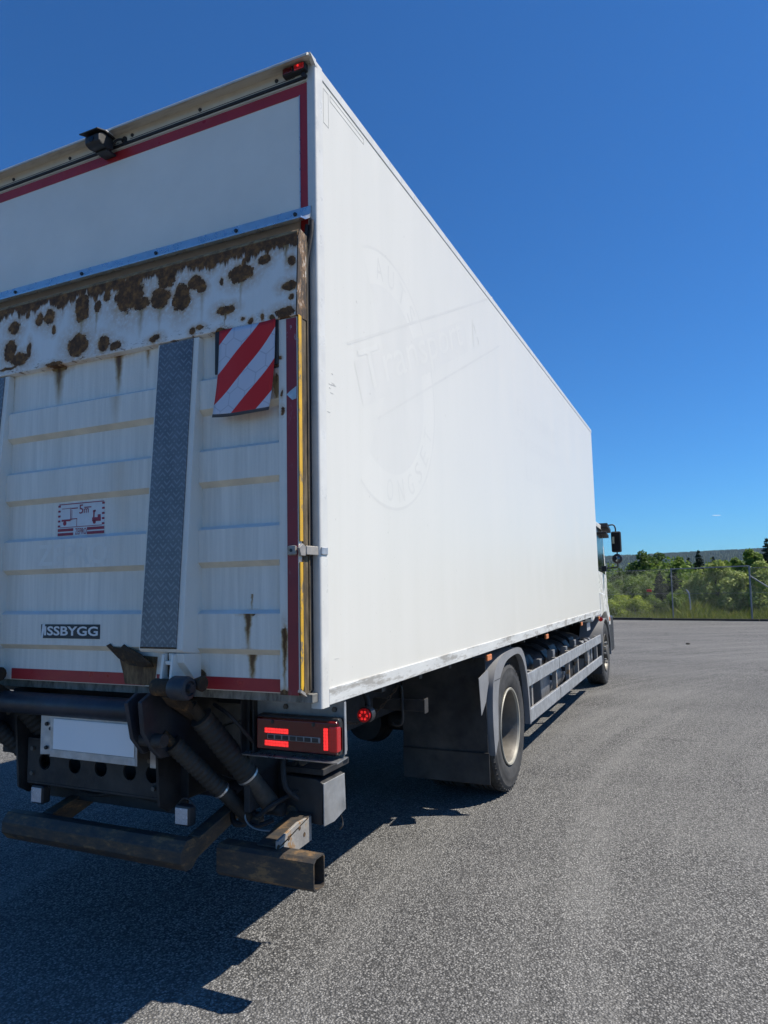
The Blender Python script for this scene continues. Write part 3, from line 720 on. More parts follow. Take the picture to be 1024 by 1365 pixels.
# rubber seal and hose between platform and post
sl_ = MB().box(-.052, -.032, -.044, .0015, 1.24, 3.20).build('door_seal', 'rubber', truck, bevel=.004)
MB().box(-.036, -.0315, -.040, -.034, 1.26, 3.05).build('seal_bead', 'alu_dull', sl_, smooth=0)
T('hose', 'rubber', truck, smooth_path([(-.012, -.02, 3.262), (-.014, -.024, 3.20), (-.024, -.03, 3.13), (-.034, -.034, 3.05), (-.036, -.034, 2.9), (-.036, -.034, 2.4)]), .0095, 10)
T('hose', 'rubber', truck, smooth_path([(-.035, -.02, 3.245), (-.035, -.03, 3.18), (-.042, -.034, 3.10), (-.044, -.034, 2.6)]), .010, 10)

# warning flag
fl = MB(); nu, nv = 14, 18; uvs = []
for j in range(nv + 1):
    v = j / nv
    for i in range(nu + 1):
        u = i / nu
        x = -.437 + .027 * v + (.292 - .020 * (1 - v) * .3) * u + .006 * math.sin(v * 4)
        zz = 2.402 + (.388 + .004 * u) * v - .010 * math.sin(math.pi * u) * (1 - v)
        y = -.140 - .020 * (1 - v) * math.sin(math.pi * (.15 + u * .8)) - .010 * (1 - v) + .004 * math.sin(u * 7 + v * 3)
        fl.v.append((x, y, zz)); uvs.append((u, v))
for j in range(nv):
    for i in range(nu): a = j * (nu + 1) + i; fl.f.append((a, a + 1, a + nu + 2, a + nu + 1))
me = fl.mesh('warning_flag', 'warning_flag', smooth=80)
ul = me.uv_layers.new(name='UVMap')
for lp in me.loops: ul.data[lp.index].uv = uvs[lp.vertex_index]
flag = link('warning_flag', me, truck); flag['label'] = 'red and white striped reflective warning flag'
md = flag.modifiers.new('thick', 'SOLIDIFY'); md.thickness = .002
MB().box(-.445, -.116, -.132, -.1245, 2.60, 2.792).build('flag_mount', 'mudflap', flag, bevel=.002)

# safety sticker
sx0, sx1, sz0, sz1 = -1.418, -1.112, 1.938, 2.096
st = MB().box(sx0, sx1, YR - .0012, YR - .0002, sz0, sz1).build('safety_sticker', 'sticker_white', lift, smooth=0)
yr = YR - .0026
g = MB()
def sq(u0, u1, v0, v1): g.box(sx0 + (sx1 - sx0) * u0, sx0 + (sx1 - sx0) * u1, yr, yr + .0012, sz0 + (sz1 - sz0) * v0, sz0 + (sz1 - sz0) * v1)
sq(.02, .98, .96, .985); sq(.05, .95, .245, .262)
for k in range(5):
    for a, b in ((.0, .05), (.95, 1.0)): sq(a, b, .27 + k * .155, .33 + k * .155)
for v0, v1 in ((.13, .215), (.0, .085)): sq(0, .34, v0, v1); sq(.64, 1, v0, v1)
sq(.08, .26, .83, .845); sq(.29, .43, .815, .845); sq(.57, .72, .815, .845); sq(.27, .278, .44, .86)
sq(.08, .27, .44, .50); sq(.27, .42, .49, .515); sq(.41, .415, .27, .5); sq(.30, .305, .46, .78)
sq(.745, .925, .38, .50); sq(.765, .79, .50, .66); sq(.76, .80, .66, .72); sq(.86, .92, .50, .58)
def disc(u, v, r): g.tube([(sx0 + (sx1 - sx0) * u, yr, sz0 + (sz1 - sz0) * v), (sx0 + (sx1 - sx0) * u, yr + .0012, sz0 + (sz1 - sz0) * v)], r, 12)
disc(.15, .38, .011); disc(.79, .36, .009); disc(.80, .70, .005)
g.build('pictogram', 'sticker_red', st, smooth=0)
MB().add(text_mb('5', .026, .044), Matrix.Translation((sx0 + .142, yr - .0004, sz0 + .102)) @ REAR).add(text_mb('m', .030, .022), Matrix.Translation((sx0 + .174, yr - .0004, sz0 + .104)) @ REAR).build('lettering', 'sticker_red', st, smooth=0)
MB().add(text_mb('ZEPRO', .075, .030), Matrix.Translation((sx0 + .118, yr - .0004, sz0 + .002)) @ REAR).build('lettering', 'sticker_red', st, smooth=0)
MB().add(text_mb('ZEPRO', .46, .105, .02), Matrix.Translation((-1.52, YP - .0008, 1.793)) @ REAR).build('ghost_lettering', 'lift_ghost', lift, smooth=0)
bd = MB().box(-1.480, -1.098, YP - .003, YP - .0004, 1.446, 1.512).build('badge', 'badge_blue', lift, smooth=0)
MB().add(text_mb('ISSBYGG', .350, .044, .025), Matrix.Translation((-1.458, YP - .0036, 1.459)) @ REAR).build('lettering', 'lettering_white', bd, smooth=0)
MB().quad((-1.480, YP - .0038, 1.446), (-1.466, YP - .0038, 1.446), (-1.452, YP - .0038, 1.512), (-1.470, YP - .0038, 1.512)).build('scratch', 'lettering_white', bd, smooth=0)
# torn, rusted-out patch and its bent lip
tr = MB()
pts = [(-1.050, 1.418), (-1.028, 1.427), (-1.010, 1.412), (-.965, 1.409), (-.945, 1.425), (-.925, 1.413), (-.84, 1.385), (-.775, 1.345), (-.782, 1.328), (-.85, 1.326), (-.93, 1.334), (-.99, 1.362)]
tr.v = [(x, YP - (.004 if i < 6 else .010) + (.020 if i > 7 else 0), z) for i, (x, z) in enumerate(pts)]
tr.f = [tuple(range(len(pts)))]
to = tr.build('torn_plate', 'rust_dark', lift, smooth=0); md = to.modifiers.new('thick', 'SOLIDIFY'); md.thickness = .004
s = NT('rust_stain')
mm = s.ramp(s.noise(1, 5, .7, s.scaled((26, 5, 7))), [(.3, (.055, .032, .016)), (.45, (.12, .066, .03)), (.60, (.26, .16, .075)), (.72, (.46, .38, .27))])
s.set(mm, .8)
MB().prism([(-1.005, 1.375), (-.99, 1.33), (-.975, 1.29), (-.965, 1.245), (-.79, 1.243), (-.775, 1.37), (-.90, 1.375)], 'y', YR - .0022, YR - .0018).build('rust_stain', 'rust_stain', lift, smooth=0)

# --- under the tail: sill, tube, plate, cross member
sill = B('rear_sill', 'sill_alu', truck, W0 + .02, -.012, -.050, .04, 1.196, 1.233, bevel=.004)
T('lift_tube', 'beam_dark', truck, [(-2.30, -.115, 1.133), (-.80, -.115, 1.133)], .052, 24)
ph = MB().prism([(-1.490, -.05), (-1.480, -.11), (-1.405, -.085), (-1.395, -.128), (-.86, -.128), (-.86, -.122), (-1.388, -.122), (-1.398, -.078), (-1.474, -.102), (-1.482, -.05)], 'z', .898, 1.09).build('plate_holder', 'alu_dull', truck)
MB().box(-1.372, -.872, -.1325, -.1285, .934, 1.074).build('licence_plate', 'plate_white', ph, bevel=.002)
MB().box(-1.388, -.868, -.131, -.128, .900, .932).build('plate_lip', 'alu_dull', ph, smooth=0)
for bx, bz in ((-1.448, 1.04), (-1.448, .93), (-1.42, 1.02)): link('bolt', bolt, ph, (bx, -.106, bz))
xc = plate_holes([(-1.70, -1.46), (-1.46, -1.29), (-1.29, -1.12), (-1.12, -.93), (-.93, -.845)], .735, .925, .0395, .0, .012)
cross = xc.build('cross_member', 'chassis_black', truck, smooth=30)
MB().box(-1.70, -.845, .0, .10, .925, .94).build('flange', 'chassis_black', cross, bevel=.002)
MB().box(-1.70, -.845, .0, .10, .718, .730).build('flange', 'chassis_black', cross, bevel=.002)
B('lift_back_plate', 'chassis_black', truck, -1.75, -.80, .13, .15, .62, 1.19, bevel=.003)
for x in (-1.745, -.838):
    MB().prism([(-.06, 1.19), (.14, 1.19), (.14, .70), (.04, .66), (-.02, .70), (-.04, .95)], 'x', x, x + .014).build('gusset_plate', 'chassis_black', truck, bevel=.002)
MB().box(-.876, -.840, -.030, -.022, .866, .992).build('white_tab', 'alu_dull', truck, bevel=.002)
MB().box(-1.86, -1.76, -.02, .0, .86, 1.10).build('bracket_plate', 'chassis_black', truck, bevel=.003)
# lift arms, cylinders with bellows
def bell(p0, p1, r, pitch, rings):
    P0, P1 = Vector(p0), Vector(p1); path = []; rs = []
    for k in range(rings * 4 + 1):
        t = k / (rings * 4); path.append(P0.lerp(P1, t)); rs.append(r * (1 - .10 * (.5 - .5 * math.cos(2 * math.pi * t * rings))))
    return path, rs
for off in (0, -1.135):
    arm = MB().prism([(-.262, 1.20), (-.20, 1.23), (-.15, 1.215), (-.08, 1.15), (.18, .98), (.42, .80), (.44, .74), (.40, .72), (.10, .86), (-.06, .94), (-.14, .945), (-.19, .99), (-.245, 1.07)], 'x', -.735 + off, -.712 + off).build('lift_arm', 'beam_dark', truck, bevel=.006)
    MB().prism([(-.272, 1.195), (-.21, 1.228), (-.15, 1.22), (-.05, 1.13), (-.10, .97), (-.17, .965), (-.235, 1.04)], 'x', -.800 + off, -.780 + off).build('arm_cheek', 'beam_dark', arm, bevel=.005)
    MB().prism([(-.20, 1.215), (-.15, 1.228), (.0, 1.125), (-.01, 1.085), (-.17, 1.18)], 'x', -.660 + off, -.600 + off).build('arm_strut', 'rust_dark', arm, bevel=.003)
    T('pivot_pin', 'chassis_black', arm, [(-.80 + off, -.18, 1.03), (-.66 + off, -.18, 1.03)], .028, 16)
    for (a, b, r) in (((-.598 + off, -.02, 1.104), (-.498 + off, .18, .822), .054), ((-.703 + off, -.08, .997), (-.599 + off, .12, .762), .042)):
        A, Bv = Vector(a), Vector(b); d = (Bv - A).normalized()
        cy = MB().tube([A - d * .07, A + d * .02], r * .5, 16).build('cylinder_rod', 'rust_dark', truck)
        pth, rs = bell(A, Bv, r, .02, 13)
        MB().tube(pth, rs, 20).build('bellows', 'bellows', cy, smooth=60)
        MB().tube([Bv + d * .002, Bv + d * .012], r * .98, 20).build('hose_clamp', 'alu', cy)
        MB().tube([Bv + d * .01, Bv + d * .19, Bv + d * .205, Bv + d * .22], [r * .80, r * .80, r * .7, r * .4], 20).build('cylinder_barrel', 'steel_dirty' if r > .05 else 'bellows', cy)
        MB().tube([Bv + d * .23 - Vector((.05, 0, 0)), Bv + d * .23 + Vector((.05, 0, 0))], r * .55, 14).build('cylinder_eye', 'chassis_black', cy)
# cluttered fittings
for i, (a, b, r) in enumerate((((-.60, .30, .66), (-.42, .28, .60), .010), ((-.45, .42, .80), (-.30, .40, .92), .012), ((-.38, .30, .95), (-.30, .30, .70), .012), ((-.66, .30, .70), (-.55, .25, .58), .014))):
    A, Bv = Vector(a), Vector(b); mid = (A + Bv) / 2 + Vector((0, -.05, -.05))
    T('hydraulic_hose', 'rubber', truck, smooth_path([A, mid, Bv]), r, 8)
T('cable_loop', 'steel_grey', truck, smooth_path([(-.52, .22, .70), (-.52, .2, .62), (-.46, .2, .58), (-.36, .24, .57)]), .004, 6)
for (x, y, z, r) in ((-.60, .24, .66, .030), (-.55, .25, .61, .035), (-.50, .26, .60, .030), (-.36, .36, .62, .035), (-.30, .36, .86, .022)):
    MB().lathe([(.001, -.02), (r, -.02), (r, .02), (.001, .02)], (x, y, z), 'y', 10).build('fitting', 'rusty_black_steel', truck)
T('lift_frame_tube', 'beam_dark', truck, [(-2.2, .52, .66), (-.36, .52, .66)], .07, 18)
B('lift_mount', 'chassis_black', truck, -.50, -.47, .16, .50, .66, 1.16, bevel=.004)
B('lift_mount', 'chassis_black', truck, -.44, -.43, .14, .17, .92, 1.17, bevel=.002)
# hydraulic box
hb = MB().prism([(-.40, .585), (-.20, .578), (-.194, .765), (-.23, .785), (-.40, .79)], 'y', .348, .552).build('pump_box', 'black_plastic', truck, bevel=.008)
MB().prism([(.343, .578), (.341, .767), (.547, .766), (.557, .596), (.44, .572)], 'x', -.1935, -.188).build('pump_cover', 'steel_grey', hb, bevel=.002)
MB().box(-.55, -.41, .40, .60, .64, .90).build('pump_housing', 'black_plastic', hb, bevel=.012)
MB().box(-.42, -.19, .345, .60, .80, .83).build('pump_lid', 'chassis_black', hb, bevel=.004)
T('cable', 'rubber', hb, smooth_path([(-.21, .54, .575), (-.205, .55, .54), (-.20, .54, .52), (-.21, .53, .505)]), .004, 6)
hexb = MB().lathe([(.0001, -.012), (.011, -.012), (.012, -.010), (.012, 0)], (0, 0, 0), 'y', 6).mesh('bolt', 'steel_dirty')
for bx, by, bz in ((-1.66, 0, .89), (-1.66, 0, .77), (-1.58, 0, .89), (-.90, 0, .89), (-.875, 0, .77), (-1.72, -.02, 1.05), (-1.82, -.02, 1.06), (-1.82, -.02, .92), (-.47, .205, 1.12), (-.47, .205, .98), (-.30, .205, 1.13), (-.05, .205, 1.13)):
    link('bolt', hexb, truck, (bx, by, bz))
for pth, r_ in (([(-1.70, .06, 1.0), (-1.55, .02, .97), (-1.40, .05, 1.01), (-1.2, .03, .96), (-1.0, .05, 1.0)], .009), ([(-.62, .10, 1.14), (-.50, .06, 1.10), (-.44, .12, 1.0), (-.45, .22, .92)], .009), ([(-.56, .30, .66), (-.47, .22, .63), (-.40, .24, .68), (-.33, .36, .72)], .011), ([(-1.62, .10, .72), (-1.4, .12, .66), (-1.15, .08, .70), (-.9, .14, .66)], .010)):
    T('hydraulic_hose', 'rubber', truck, smooth_path(pth), r_, 8)
# rear under-run bar: long eight-sided piece and the outer stub
def octo(c, r0, r1): return [(c[0] + r0 * math.cos(R(22.5 + 45 * k)), c[1] + r1 * math.sin(R(22.5 + 45 * k))) for k in range(8)]
ub = MB().prism(octo((-.065, .540), .058, .068), 'x', -1.72, -.615).build('underrun_bar', 'rusty_black_steel', truck, bevel=.004)
for x in (-1.55, -.66):
    MB().prism([(-.03, .60), (.50, .72), (.50, .63), (.0, .49)], 'x', x, x + .02).build('bar_arm', 'rusty_black_steel', ub, bevel=.003)
    MB().prism([(-.03, .605), (.50, .725), (.50, .715), (-.03, .595)], 'x', x + .02, x + .07).build('arm_flange', 'rusty_black_steel', ub, bevel=.002)
def rsec(t): return [(.012 + t, .452 + t), (.028 + t, .436 + t), (.094 - t, .436 + t), (.102 - t, .446 + t), (.102 - t, .556 - t), (.094 - t, .566 - t), (.030 + t, .566 - t), (.012 + t, .552 - t)]
s0 = MB(); o8 = rsec(0); i8 = rsec(.006); n = 8
for xx in (-.535, -.052):
    s0.v += [(xx, a, b) for a, b in o8]; s0.v += [(xx, a, b) for a, b in i8]
for k in range(n):
    j = (k + 1) % n
    s0.f += [(k, j, 16 + j, 16 + k), (8 + k, 24 + k, 24 + j, 8 + j), (16 + k, 16 + j, 24 + j, 24 + k), (k, 8 + k, 8 + j, j)]
stub = s0.build('underrun_stub', 'rusty_black_steel', truck, smooth=20)
MB().prism([(.055, .600), (.22, .628), (.335, .622), (.335, .515), (.22, .510), (.10, .545), (.055, .568)], 'x', -.262, -.250).build('stub_arm', 'galv_rusty', stub, bevel=.002)
MB().prism([(.06, .567), (.10, .572), (.335, .625), (.335, .633), (.06, .575)], 'x', -.36, -.250).build('stub_flange', 'rusty_black_steel', stub, bevel=.002)
for y, z in ((.06, .575), (.14, .585), (.23, .60), (.27, .56)):
    T('bolt_hole', 'rust_dark', stub, [(-.249, y, z), (-.2515, y, z)], .010, 10)
# work lamps
for x in (-1.612, -.705):
    wl = MB().box(x - .042, x + .042, -.015, .035, .628, .715).build('work_lamp', 'black_plastic', truck, bevel=.010)
    MB().box(x - .034, x + .034, -.0185, -.014, .637, .706).build('lens', 'clear_lens', wl, bevel=.003)
    for k in (-1, 0, 1):
        for j in (-1, 1): MB().lathe([(.012, -.004), (.012, 0), (.001, .0)], (x + j * .016, -.0155, .6715 + k * .021), 'y', 10).build('reflector', 'alu', wl)
    MB().tube(smooth_path([(x - .05, .02, .70), (x - .02, .015, .735), (x + .02, .015, .735), (x + .05, .02, .70)]), .004, 6).build('bracket', 'black_plastic', wl)
# tail lamp on its bracket
brk = MB().prism([(-.490, 1.17), (.0, 1.17), (.006, .960), (-.010, .932), (-.490, .932)], 'y', .205, .212).build('lamp_bracket', 'steel_grey', truck)
MB().box(.0015, .006, .188, .205, .945, 1.165).build('bracket_flange', 'alu_dull', brk, bevel=.001)
MB().prism([(.212, .931), (.212, .926), (.12, .921), (.115, .928)], 'x', -.490, .006).build('bracket_lip', 'alu', brk)
MB().box(-.49, -.484, .12, .205, .932, 1.16).build('bracket_flange', 'chassis_black', brk, bevel=.002)
tl = MB().box(-.428, -.002, .150, .205, .942, 1.100).build('tail_lamp', 'black_plastic', truck, bevel=.016)
MB().box(-.420, -.004, .138, .160, .950, 1.090).build('lens', 'lens_red', tl, bevel=.013)
for (x0, x1, z0, z1) in ((-.370, -.247, 1.024, 1.046), (-.370, -.247, .968, .992), (-.070, -.048, .968, 1.062)):
    MB().box(x0, x1, .1345, .139, z0, z1).build('light_bar', 'lamp_lit', tl, bevel=.003)
MB().box(-.044, -.002, .134, .185, .962, 1.068).build('side_reflector', 'lens_dim', tl, bevel=.006)  # faint emission adds to the sunlit look of the lens end
MB().box(-.356, -.086, .134, .139, .996, 1.020).build('indicator_strip', 'steel_grey', tl, bevel=.003)
for k in range(7): MB().box(-.351 + k * .0375, -.320 + k * .0375, .1325, .1345, .999, 1.017).build('indicator_cell', 'bolt_dark', tl, bevel=.002)
for bx in (-.33, -.12): link('screw', bolt, tl, (bx, .140, 1.072))
# side marker on a rubber arm, chained peg behind it
mk = T('side_marker', 'black_plastic', truck, [(-.10, .60, 1.035), (-.10, .64, 1.035)], .040, 20)
T('lens', 'lens_dim', mk, [(-.10, .585, 1.035), (-.10, .602, 1.035)], .033, 20)
for k in range(6): T('led', 'lamp_lit', mk, [(-.10 + .018 * math.cos(k * 1.05), .583, 1.035 + .018 * math.sin(k * 1.05)), (-.10 + .018 * math.cos(k * 1.05), .586, 1.035 + .018 * math.sin(k * 1.05))], .0065, 8)
T('rubber_arm', 'rubber', mk, smooth_path([(-.10, .635, 1.04), (-.11, .65, 1.10), (-.13, .64, 1.15), (-.14, .62, 1.18)]), .014, 10)
pg = B('support_bar', 'chassis_black', truck, -.44, -.10, 1.40, 1.45, .915, .98, bevel=.004)
MB().box(-.104, -.096, 1.395, 1.455, .905, .99).build('bar_end', 'chassis_black', pg, bevel=.002)
T('peg', 'chassis_black', pg, smooth_path([(-.27, 1.38, 1.06), (-.24, 1.38, 1.06), (-.235, 1.38, 1.0), (-.235, 1.38, .86), (-.27, 1.38, .83), (-.30, 1.38, .84)]), .008, 8)
ch = MB()
cp = smooth_path([(-.27, 1.38, 1.05), (-.36, 1.32, .93), (-.46, 1.25, .86), (-.52, 1.15, .88), (-.50, 1.0, .93)], 6)
for i, c_ in enumerate(cp):
    d = (cp[min(i + 1, len(cp) - 1)] - cp[max(i - 1, 0)]).normalized(); u = d.cross(Vector((0, 0, 1))).normalized(); v = d.cross(u) if i % 2 else u
    lp = [c_ + d * .018 * math.cos(a) + v * .008 * math.sin(a) for a in [k * math.pi / 4 for k in range(9)]]
    ch.tube(lp, .0028, 5, cap=False)
cho = ch.build('chain', 'chain_rust', pg)
# chassis rails, subframe
for x in (-.86, -1.78): B('chassis_rail', 'chassis_black', truck, x, x + .08, .12, 10.6, .70, .98, bevel=.006)
for x in (-.84, -1.76): B('subframe_rail', 'chassis_black', truck, x, x + .05, .10, 8.5, .98, 1.15, bevel=.005)
for k in range(16): B('cross_bearer', 'chassis_black', truck, W0 + .14, -.14, .35 + k * .54, .40 + k * .54, 1.10, 1.178, bevel=.003)
B('box_floor_edge', 'chassis_black', truck, -.30, -.272, .25, 8.5, 1.118, 1.177, bevel=.003)
for y in (2.43, 4.51, 6.71, 8.35):
    ml = B('marker_light', 'orange_lens', truck, -.052 + .03, -.002, y, y + .11, 1.105, 1.150, bevel=.006)
T('axle', 'chassis_black', truck, [(-2.3, 3.2, .50), (-.3, 3.2, .50)], .09, 18)
MB().lathe([(.001, -.2), (.16, -.18), (.21, 0), (.16, .18), (.001, .2)], (-1.3, 3.2, .5), 'y', 24).build('differential', 'chassis_black', truck)
T('axle', 'chassis_black', truck, [(-2.3, 9.55, .48), (-.3, 9.55, .48)], .06, 14)
for x in (-.72, -1.9):
    MB().lathe([(.001, 0), (.12, 0), (.15, .05), (.12, .1), (.15, .15), (.12, .2), (.001, .2)], (x, 2.95, .62), 'z', 20).build('air_spring', 'rubber', truck)

# --- wheels
def tyre_mb(w=.30, r=.505, rim=.29):
    h = w / 2
    prof = [(rim - .015, -h * .72), (rim + .03, -h * .93), (rim + .085, -h), (r - .11, -h * 1.0), (r - .098, -h * 1.015), (r - .085, -h * .99), (r - .05, -h * .955), (r - .042, -h * .965), (r - .03, -h * .93), (r - .008, -h * .84), (r, -h * .74)]
    for g_ in (-.42, -.14, .14, .42):
        prof += [(r, h * (g_ - .055)), (r - .012, h * (g_ - .035)), (r - .012, h * (g_ + .035)), (r, h * (g_ + .055))]
    prof += [(a, -b) for a, b in prof[10::-1]]
    return MB().lathe(prof, (0, 0, 0), 'x', 72)
tm = tyre_mb()
for k in range(54):       # shoulder lugs
    a = k * 2 * math.pi / 54
    for sx in (-1, 1):
        bx = MB().box(-.012, .020, -.012, .012, -.035, .0035)
        tm.add(bx, Matrix.Rotation(a, 4, 'X') @ Matrix.Translation((sx * .118, 0, .5)) @ Matrix.Rotation(sx * R(24), 4, 'Y'))
TYRE = tm.mesh('tyre', 'tyre', smooth=28)
def wheel(x, y, face, deep):
    root = link('wheel', TYRE, truck, (x, y, .505)); root['label'] = None; del root['label']
    s_ = face
    if deep: prof = [(.300, .13), (.306, .142), (.300, .149), (.288, .146), (.282, .13)]; disc0 = [(.282, .13), (.268, .10), (.262, .0), (.255, -.05)]; disc_ = [(.256, -.048), (.22, -.058), (.10, -.048), (.098, .03), (.085, .05), (.001, .052)]
    else: prof = [(.300, .13), (.306, .142), (.300, .149), (.288, .146), (.282, .13)]; disc0 = [(.282, .13), (.262, .09), (.240, .09), (.20, .11)]; disc_ = [(.20, .11), (.15, .12), (.12, .12), (.118, .165), (.10, .18), (.001, .182)]
    MB().lathe([(r, h * s_) for r, h in prof], (0, 0, 0), 'x', 48).build('rim', 'rim_cream' if deep else 'disc_dark', root)
    MB().lathe([(r, h * s_) for r, h in disc0], (0, 0, 0), 'x', 48).build('rim_well', 'rim_well', root)
    MB().lathe([(r, h * s_) for r, h in disc_], (0, 0, 0), 'x', 48).build('wheel_disc', 'disc_dark', root)
    n_ = MB()
    rr, hx = (.165, -.052) if deep else (.165, .135)
    for k in range(10):
        a = k * .6283
        n_.tube([(s_ * hx, rr * math.cos(a), rr * math.sin(a)), (s_ * (hx + .03), rr * math.cos(a), rr * math.sin(a))], .015, 6)
    n_.build('wheel_nuts', 'steel_grey', root)
    return root
for x, f, dp in ((-.20, 1, True), (-.53, -1, True), (-2.03, 1, True), (-2.36, -1, True)): wheel(x, 3.2, f, dp)
wheel(-.225, 9.55, 1, False); wheel(-2.335, 9.55, -1, False)
# --- rear wheel arches (two-piece dark plastic) and mudflaps
def arch_pts(r0, r1, a0, a1, n, cy, cz, ry=1):
    out = [(cy + r1 * math.cos(R(a0 + (a1 - a0) * k / n)), cz + r1 * ry * math.sin(R(a0 + (a1 - a0) * k / n))) for k in range(n + 1)]
    inn = [(cy + r0 * math.cos(R(a0 + (a1 - a0) * k / n)), cz + r0 * ry * math.sin(R(a0 + (a1 - a0) * k / n))) for k in range(n, -1, -1)]
    return out, inn
def fender(x0, x1, side):
    # side skirt with a flat face plus the curved top surface
    o = MB()
    oc = [(2.605, .40), (2.575, .60), (2.580, .80), (2.63, .96), (2.76, 1.065), (2.98, 1.115), (3.42, 1.120), (3.60, 1.055), (3.70, .90), (3.755, .70), (3.785, .42)]
    ic = [(2.70, .50), (2.715, .64), (2.735, .80), (2.795, .925), (2.91, 1.005), (3.06, 1.055), (3.39, 1.070), (3.555, 1.005), (3.655, .875), (3.715, .69), (3.750, .42)]
    outer = [tuple(v[:2]) for v in smooth_path([(a_, b_, 0) for a_, b_ in oc], 5)]
    inner = [tuple(v[:2]) for v in smooth_path([(a_, b_, 0) for a_, b_ in ic], 5)]
    k = len(outer); xe = x1 if side > 0 else x0
    xm = xe - .018 * side
    for i in range(k - 1):
        a, b = outer[i], outer[i + 1]; c_, d = inner[i + 1], inner[i]
        o.quad((xe, *a), (xe, *b), (xe, *c_), (xe, *d))
        o.quad((x0, *a), (x1, *a), (x1, *b), (x0, *b))
        o.quad((xe, *d), (xe, *c_), (xe - .05 * side, *c_), (xe - .05 * side, *d))
    bmm = bmesh.new()
    f = o.build('wheel_arch', 'fender_grey', truck, smooth=0, recalc=False); bmm.from_mesh(f.data)
    bmesh.ops.remove_doubles(bmm, verts=bmm.verts, dist=1e-4); bmesh.ops.recalc_face_normals(bmm, faces=bmm.faces)
    bmm.to_mesh(f.data); bmm.free()
    f.data.polygons.foreach_set('use_smooth', [True] * len(f.data.polygons)); f.data.set_sharp_from_angle(angle=R(35))
    # quarter piece standing off towards the flap, sharp lower corner
    MB().prism([(2.345, .992), (2.55, 1.025), (2.59, 1.02), (2.59, .93), (2.50, .80), (2.385, .725)], 'x', (x1 - .034) if side > 0 else (x0 + .030), (x1 - .030) if side > 0 else (x0 + .034)).build('arch_gusset', 'fender_grey', f)
    MB().box((x1 - .003) if side > 0 else x0 - .001, (x1 + .001) if side > 0 else x0 + .003, 2.64, 2.80, .935, .940).build('arch_joint', 'rubber', f, smooth=0)
    return f
fender(-.72, -.02, 1); fender(W0 + .02, W0 + .72, -1)
for x0, x1 in ((-.735, -.062), (W0 + .062, W0 + .735)):
    B('mud_guard_panel', 'mudflap', truck, x0, x1, 2.552, 2.560, .42, 1.115, bevel=.001)
    fp = MB(); n_ = 8
    fp.box(x0 + .0, x1 + .012, 2.540, 2.550, .205, .432); fp.build('mudflap', 'mudflap', truck, bevel=.004)
    MB().box(x0, x1 + .012, 2.5375, 2.5395, .424, .430).build('mudflap_hem', 'rubber', truck, smooth=0)
# dark tanks and boxes ahead of the bogie, behind the guard rails
# --- side guards
for sx in (1, -1):
    def gx(a): return a if sx > 0 else W0 - a
    for (z0, z1) in ((.725, .845), (.400, .525)):
        y0 = 3.85 if z0 > .6 else 3.90
        x0, x1 = sorted((gx(-.075), gx(-.048)))
        g = MB().box(x0, x1, y0, 8.82, z0, z1).build('guard_rail', 'alu_dull', truck, bevel=.006)
        for yy in (5.35, 7.25): MB().box(x0 - .0015, x1 + .0015, yy, yy + .012, z0 - .001, z1 + .001).build('rail_joint', 'bolt_dark', g, smooth=0)
    for yy in (4.1, 5.30, 6.1, 6.75, 7.6, 8.5):
        x0, x1 = sorted((gx(-.125), gx(-.077)))
        MB().box(x0, x1, yy, yy + .05, .40, .845).build('guard_post', 'galv_rusty', truck, bevel=.004)
        MB().box(min(gx(-.50), gx(-.126)), max(gx(-.50), gx(-.126)), yy, yy + .05, .60, .65).build('guard_bracket', 'chassis_black', truck, bevel=.004)
# pallet lockers, tanks, battery and rolled tarpaulins behind the guard
def tank(x, y0, y1, z, r, mat='tank_grey'):
    t = MB().lathe([(.001, y0), (r * .8, y0), (r, y0 + .04), (r, y1 - .04), (r * .8, y1), (.001, y1)], (x, 0, z), 'y', 28).build('air_tank', mat, truck)
    for yy in (y0 + .2, y1 - .2): MB().lathe([(r + .002, yy), (r + .006, yy), (r + .006, yy + .035), (r + .002, yy + .035)], (x, 0, z), 'y', 28).build('tank_strap', 'steel_grey', t)
tank(-.36, 5.45, 6.35, .58, .20); tank(-.36, 7.0, 7.5, .62, .18)
fuel = MB().prism([(-.68, .36), (-.16, .36), (-.12, .40), (-.12, .80), (-.16, .84), (-.68, .84)], 'y', 7.62, 8.35).build('fuel_tank', 'tank_grey', truck, bevel=.03)
for yy in (7.8, 8.1): MB().prism([(-.69, .35), (-.15, .35), (-.11, .39), (-.11, .81), (-.15, .85), (-.69, .85)], 'y', yy, yy + .04).build('tank_strap', 'black_plastic', fuel, bevel=.01)
for i in range(9):
    y = 4.15 + i * .44; wv = .30 + .05 * (i % 3)
    cv = MB(); pr = []
    for k in range(9):
        a = R(200 - k * 27.5); pr.append((-.52 + .30 * math.cos(a), .80 + (.17 + .03 * math.sin(i * 2.1)) * math.sin(a)))
    cv.prism(pr + [(-.30, .70), (-.76, .70)], 'y', y, y + wv).build('tarpaulin_roll', 'canvas', truck, bevel=.012)
for i, y in enumerate((4.75, 5.45, 6.25, 6.9)):
    MB().box(-.20, -.13, y, y + .10, .70, .88 + .03 * (i % 2)).build('stowed_post', 'tank_grey', truck, bevel=.006)
B('battery_box', 'black_plastic', truck, -.70, -.14, 6.5, 6.95, .42, .80, bevel=.02)
B('tool_box', 'tank_grey', truck, -.70, -.15, 4.85, 5.32, .38, .72, bevel=.015)
B('step_lamp', 'clear_lens', truck, -.10, -.09, 7.75, 8.05, .97, 1.08, bevel=.004)
